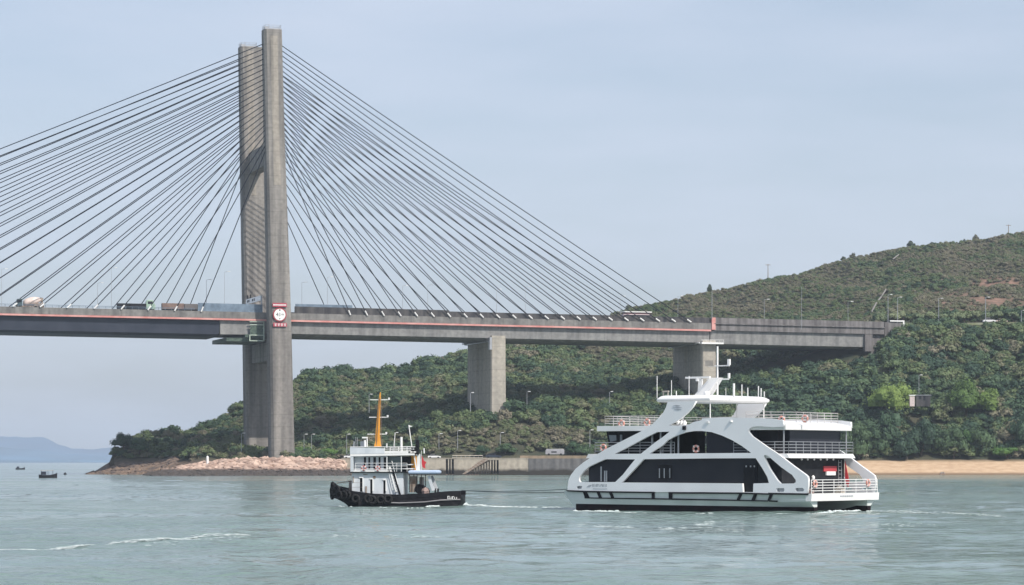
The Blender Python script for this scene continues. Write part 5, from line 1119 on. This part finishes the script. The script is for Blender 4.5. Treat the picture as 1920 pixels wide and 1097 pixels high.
# orange mast
b = MB(); mb = TU.side(*G((440, 860)), 2.3); mt = TU.side(*G((497, 45)), 2.3)
mk = []
for px_l, px_r, py in ((405, 505, 850), (425, 495, 760), (428, 488, 640), (447, 490, 400), (470, 500, 160), (487, 503, 45)):
    xl, z = TU.side(*G((px_l, py)), 2.3); xr_, _ = TU.side(*G((px_r, py)), 2.3); d_ = (xr_ - xl) / 2; mk.append([(xl, 2.3 - d_, z), (xr_, 2.3 - d_, z), (xr_, 2.3 + d_, z), (xl, 2.3 + d_, z)])
b.loft(mk); mast = b.build('mast', M['yellow'], tug, bevel=.03)
b = MB()
for xa, xc, y in ((345, 625, 155), (330, 605, 412), (305, 585, 660)):
    p, z = TU.side(*G((xa, y)), 2.3); q_, _ = TU.side(*G((xc, y)), 2.3); b.tube([(p, 2.3, z), (q_, 2.3, z)], .05, 6); b.box(q_ - .1, q_ + .06, 2.2, 2.4, z, z + .22)
b.build('yardarms', M['white'], mast)
MB().tube([(TU.side(*G((438, 400)), 2.3)[0] + .02, 2.0, mk[0][0][2]), (mt[0] - .06, 2.1, mt[1] - .5)], .03, 5).tube([(TU.side(*G((520, 700)), 2.3)[0], 2.0, mk[0][0][2]), (mt[0] + .1, 2.1, mt[1] - .5)], .02, 5).build('halyard', M['brown'], mast)
# roof gear
def post(p0, p1, r, m, v=1.5, name='aerial'):
    a = TU.side(*G(p0), v); c = TU.side(*G(p1), v); return MB().tube([(a[0], v, a[1]), (c[0], v, c[1])], r, 7).build(name, m, tug)
post((105, 850), (108, 765), .07, M['metal']); post((138, 850), (132, 700), .025, M['metal']); post((160, 850), (158, 705), .025, M['metal'])
post((300, 850), (300, 705), .06, M['white'], name='vent_pipe'); MB().box(*[TU.side(*G((228, 0)), 1.5)[0], TU.side(*G((306, 0)), 1.5)[0]], 1.4, 1.6, TU.side(*G((0, 720)), 1.5)[1], TU.side(*G((0, 700)), 1.5)[1]).build('searchlight_arm', M['white'], tug)
post((272, 850), (266, 745), .11, M['white'], name='vent_pipe'); MB().box(TU.side(*G((205, 0)), 2)[0], TU.side(*G((255, 0)), 2)[0], 1.8, 2.3, zR, TU.side(*G((0, 765)), 2)[1]).build('locker', M['metal'], tug)
post((590, 860), (590, 795), .06, M['white']); post((692, 860), (712, 640), .035, M['white'], name='lamp_mast'); post((805, 905), (803, 700), .12, M['white'], .9, name='vent_cowl'); post((1138, 940), (1135, 865), .07, M['white'], .9)
b = post((960, 860), (912, 525), .05, M['white'], 1.2, 'flagpole'); x, z = TU.side(*G((912, 525)), 1.2); MB().prism([(x, z), (x + .4, z - .13), (x + .05, z - .22)], 1.18, 1.2).build('pennant', M['white'], b)
post((1042, 930), (1042, 740), .20, M['black'], 1.4, 'exhaust_stack'); post((1010, 930), (1028, 800), .10, M['black'], 1.0, 'exhaust_pipe')
xa, z_ = TU.side(*G((930, 960)), .8); xc, zt_ = TU.side(*G((1060, 855)), .8)
MB().box(xa, xc, .8, 1.6, z_, z_ + .5).rail((xa, .8, z_ + .5), (xc, .8, z_ + .5), zt_ - z_ - .5, 2, .4, .03).build('black_locker', M['black'], tug); x, z = TU.side(*G((975, 922)), .78); MB().box(x - .25, x - .05, .74, .79, z - .05, z + .07).box(x + .05, x + .3, .74, .79, z - .05, z + .07).build('lamp_lens', M['white'], tug)
# funnel casing, legs aft, canopy
fA = T(F, [(200, 372), (262, 372), (285, 560), (215, 560)], 1.9); MB().prism(fA, 1.9, 3.0).build('funnel_casing', M['yellow'], tug)
b = MB().prism(T(F, [(243, 372), (258, 372), (290, 560), (275, 560)], 1.0), 1.0, 1.1).prism(T(F, [(290, 350), (330, 350), (330, 560), (285, 560)], 1.0), 1.0, 1.3); b.build('stern_pillars', M['white'], tug)
b = MB().prism(T(F, [(200, 372), (262, 372), (285, 560), (215, 560)], .7)[:0] or T(F, [(0, 488), (245, 480), (245, 492), (0, 500)], 1.2), 1.2, 1.25).prism(T(F, [(100, 535), (260, 535), (260, 548), (100, 548)], 1.2), 1.2, 1.25); b.build('aft_rail', M['white'], tug)
b = MB(); za = TU.side(*F((0, 612)), .6)[1]; zc = TU.side(*F((0, 560)), .6)[1]; xa = TU.side(*F((172, 0)), .6)[0]; xc = TU.side(*F((546, 0)), .6)[0]
for_r = [[(xa + e, .5 + e, z), (xc - e, .5 + e, z), (xc - e, 4.4 - e, z), (xa + e, 4.4 - e, z)] for z, e in ((za, .15), (za + .12, 0), (zc - .08, 0), (zc, .25))]; b.loft(for_r); b.build('awning', M['awning'], tug, bevel=.06)
b = MB(); [b.tube([(x, y, 1.4), (x, y, za)], .045, 6) for x in (xa + .15, xa + .9, xc - 1.6) for y in (.7, 4.2)]; b.build('awning_posts', M['black'], tug)
b = MB(); b.prism(T(F, [(420, 640), (450, 632), (520, 818), (478, 826)], .9), .9, 1.0).prism(T(F, [(420, 640), (450, 632), (520, 818), (478, 826)], .9), 3.8, 3.9); b.build('tow_arch', M['tug'], tug)
MB().box(xa + .05, xa + .75, 1.2, 1.6, 1.4, za - .2).build('winch_housing', M['rust'], tug); MB().box(xa + .9, xc - 1.7, 2.6, 4.0, 1.4, za - .3).build('aft_locker', M['tan'], tug)
MB().box(xa + .95, xc - 1.9, 1.6, 2.4, 1.4, 1.9).build('hatch', M['tug'], tug)
b = MB(); x, z = TU.side(*F((330, 800)), 1.6); b.loft([[(x + .45 * math.cos(t_), y, z + .45 * math.sin(t_)) for t_ in np.arange(0, 6.28, .5)] for y in (1.2, 2.6)]); b.torus((x, 1.15, z), (0, 1, 0), .45, .07); b.build('towing_winch', M['black'], tug)
x, z = TU.side(*F((395, 825)), 1.1); MB().lathe([(.02, z - .45), (.42, z - .3), (.45, z), (.3, z + .28), (.02, z + .36)], x, 1.3, 7).build('canvas_bundle', M['tiptan'], tug)
b = MB(); [b.lathe([(.09, 1.4), (.09, TU.side(*F((0, 800)), 1.0)[1]), (.13, TU.side(*F((0, 795)), 1.0)[1])], TU.side(*F((px, 0)), 1.0)[0], 1.0, 8) for px in (522, 558)]; b.build('bollard', M['black'], tug)
b = MB(); x, z = TU.side(*E((190, 640)), 1.5); b.tube([(x - .2, 1.6, 2.3), (x + 1.4, 1.8, z)], .05, 6); b.lathe([(.3, 1.6), (.3, 2.5), (.35, 2.55)], x + 1.2, 2.6, 10); b.build('bow_gear', M['rust'], tug)
b = MB()
for i, x in enumerate([TU.side(*F((p, 0)), 0)[0] for p in (678, 705, 735, 765)]):
    z = 1.0 - .02 * i; yy = .08 + .03 * i
    [b.box(x + dx0, x + dx1, yy - .06, yy + .05, z + z0_, z + z1_) for dx0, dx1, z0_, z1_ in (((0, .06, -.22, .0), (.06, .2, -.25, -.2), (.2, .26, -.2, .0)) if i % 2 else ((0, .07, -.25, .05), (.07, .2, -.02, .05), (.07, .2, -.25, -.2)))]
b.build('stern_name', M['white'], tug)
ring(*E((563, 455)), .36, 'red and white life ring on the tugboat side railing, nearer the bow', frame=TU, r=.19, m=M['dullred'])
ring(*E((768, 460)), .36, 'red life ring on the tugboat side railing, nearer the stairs', frame=TU, r=.19, m=M['dullred'])
fl = empty('flag', TU.w(TU.side(*F((345, 0)), .9)[0], .9, zL + .2), TU.rz, 'red flag hanging at the aft end of the tugboat upper deck', 'flag')
MB().tube([(0, 0, 0), (0, 0, 2.0)], .025, 6).build('pole', M['white'], fl); MB().prism([(.03, 1.5), (.25, 1.0), (.5, .85), (.35, .6), (.4, .2), (.1, .35), (.03, .7)], -.03, .03).build('cloth', M['redcloth'], fl)

# tow lines
def rope(a, c, sag, label):
    pts_ = []
    for i in range(13):
        u = i / 12; p = Vector(a).lerp(Vector(c), u); p.z -= sag * 4 * u * (1 - u); pts_.append(p)
    tag(MB().tube(pts_, .03, 5).build('tow_rope', M['rope']), label, 'rope')
p0 = TU.w(xs2 - .1, 2.0, 1.58)
rope(p0, FE.w(-26.2, 1.0, 1.95), .15, 'dark tow rope stretched from the tugboat to the near bow of the ferry'); rope(p0 + Vector((0, 1, 0)), FE.w(-26.2, FB - 1.0, 1.95), .35, 'second tow rope sagging to the far bow of the ferry')

# ------------------------------------------------------------------ distant small boats
def smallboat(px, py, D, L_, label, canopy=True):
    o = empty('fishing_boat', ((px - 960) / FPX * D, D, 0), R(8), label, 'boat')
    b = MB(); st_ = []
    for u, w_, zt in ((-.5, .7, .9), (-.3, 1, .75), (.1, 1, .75), (.35, .7, 1.0), (.5, .08, 1.35)): st_.append([(u * L_, -w_ * L_ * .14, zt), (u * L_, w_ * L_ * .14, zt), (u * L_, w_ * L_ * .1, -.3), (u * L_, -w_ * L_ * .1, -.3)])
    b.loft(st_); b.build('hull', M['black'], o)
    MB().box(-L_ * .38, -L_ * .1, -L_ * .09, L_ * .09, .8, 1.7).build('cabin', M['steel'], o)
    if canopy:
        MB().box(-L_ * .4, L_ * .3, -L_ * .12, L_ * .12, 1.95, 2.05).build('canopy', M['tan'], o); b = MB(); [b.tube([(x * L_, y * L_, .8), (x * L_, y * L_, 1.95)], .05, 5) for x in (-.36, .0, .26) for y in (-.1, .1)]; b.build('posts', M['black'], o)
smallboat(90, 896, 760, 5.0, 'small dark fishing boat with a flat canopy far off on the left'); smallboat(38, 881, 1500, 5.0, 'tiny dark boat farthest away at the left edge, without a canopy', False)
bo = empty('buoy', W(122, 890, 930) * 1, 0, 'tiny dark buoy on the water right of the small canopied boat', 'buoy'); bo.location.z = 0
MB().lathe([(.05, -.3), (.5, 0), (.5, .35), (.1, .8)], 0, 0, 10).build('float', M['black'], bo)

# ------------------------------------------------------------------ foam
fm = mat('sea_foam', (.62, .67, .66), .8, c2=(.44, .52, .51), scale=2)
fV, fF = [], []; rf_ = random.Random(11)
def blob(x, y, sx, sy, z=.03, h=.03):
    z += float(sea_h(x, y)); k = len(fV); n_ = 9; ph = rf_.uniform(0, 6.28)
    rr = [rf_.uniform(.55, 1.1) for _ in range(n_)]
    for i in range(n_): a = 6.2832 * i / n_; fV.append((x + math.cos(a) * sx * rr[i], y + math.sin(a) * sy * rr[i], z))
    fV.append((x, y, z + h))
    for i in range(n_): fF.append((k + i, k + (i + 1) % n_, k + n_))
def foamline(ptsx, n_, sx, sy, spread, gap=.0, h=.03):
    P = [Vector(((px - 960) / FPX * D, D, 0)) for px, D in [(p[0], CH * FPX / (p[1] - HY)) for p in ptsx]]
    Ls = [0]
    for a, c in zip(P, P[1:]): Ls.append(Ls[-1] + (c - a).length)
    for i in range(n_):
        t = rf_.random() * Ls[-1]
        if gap and math.sin(t * .9) + math.sin(t * .37 + 1) < gap: continue
        j_ = max(q for q in range(len(Ls)) if Ls[q] <= t); j_ = min(j_, len(P) - 2); u = (t - Ls[j_]) / (Ls[j_ + 1] - Ls[j_]); p = P[j_].lerp(P[j_ + 1], u)
        s = rf_.uniform(.4, 1.2); blob(p.x, p.y + rf_.gauss(0, spread), sx * s, sy * s, .03 + rf_.random() * .02, h)
foamline([(-60, 1030), (60, 1027), (120, 1023), (200, 1018), (290, 1015), (390, 1010), (470, 1009)], 820, .26, .06, .6, -1.25, .01)
foamline([(-60, 1034), (200, 1024), (420, 1013), (660, 1003)], 160, .22, .05, 1.6, -.3, .01)
foamline([(868, 947), (905, 949), (960, 951)], 170, .26, .10, .45, -2, .05)
foamline([(930, 950), (1000, 951), (1072, 952)], 150, .28, .08, .9, -.8, .02)
foamline([(800, 951), (835, 949), (875, 946)], 120, .22, .14, .3, -3, .10)
foamline([(1078, 957), (1092, 959), (1112, 960)], 80, .26, .18, .25, -3, .10); foamline([(1116, 959), (1135, 960), (1160, 961)], 34, .25, .15, .3, -3, .12)
foamline([(1160, 962), (1260, 963), (1400, 965), (1520, 965)], 90, .24, .08, .35, -.1, .03)
foamline([(1530, 963), (1575, 961), (1636, 958)], 110, .26, .14, .5, -1.2, .09)
foamline([(1640, 958), (1700, 960), (1780, 963), (1880, 967)], 300, .24, .06, 3.5, -.9, .01)
foamline([(635, 949), (660, 952), (700, 953), (800, 953)], 60, .2, .08, .3, -.3, .04)
foamline([(1110, 990), (1180, 988), (1260, 989)], 70, .22, .05, 1.2, -.2, .01); foamline([(1240, 995), (1340, 981), (1460, 980), (1600, 978)], 240, .22, .05, 1.8, -.3, .01)
foamline([(1300, 990), (1500, 984), (1750, 984)], 120, .22, .05, 2.5, -.2, .01); foamline([(1130, 1003), (900, 1010), (660, 1004)], 90, .22, .04, 1.8, .2, .01)
foamline([(1080, 985), (1400, 1000), (1700, 996)], 120, .2, .04, 3.0, -.3, .01)
me = bpy.data.meshes.new('foam'); me.from_pydata(fV, [], fF); me.materials.append(fm); fo = bpy.data.objects.new('foam', me); COL.objects.link(fo)
tag(fo, 'broken white foam and wake streaks on the sea surface', 'foam', kind='stuff')

# ------------------------------------------------------------------ haze
me = bpy.data.meshes.new('haze'); q = MB().box(-13500, 13500, -550, 13500, -8, 176); me.from_pydata(q.v, [], q.f)
hm = bpy.data.materials.new('haze'); hm.use_nodes = True; n = hm.node_tree; n.nodes.clear(); o_ = n.nodes.new('ShaderNodeOutputMaterial'); pv = n.nodes.new('ShaderNodeVolumePrincipled')
pv.inputs['Density'].default_value = .00008; pv.inputs['Color'].default_value = (.74, .86, 1, 1); n.links.new(pv.outputs[0], o_.inputs['Volume'])
me.materials.append(hm); hz = bpy.data.objects.new('haze', me); COL.objects.link(hz); tag(hz, 'thin pale blue sea haze over the whole scene', 'haze', kind='stuff')
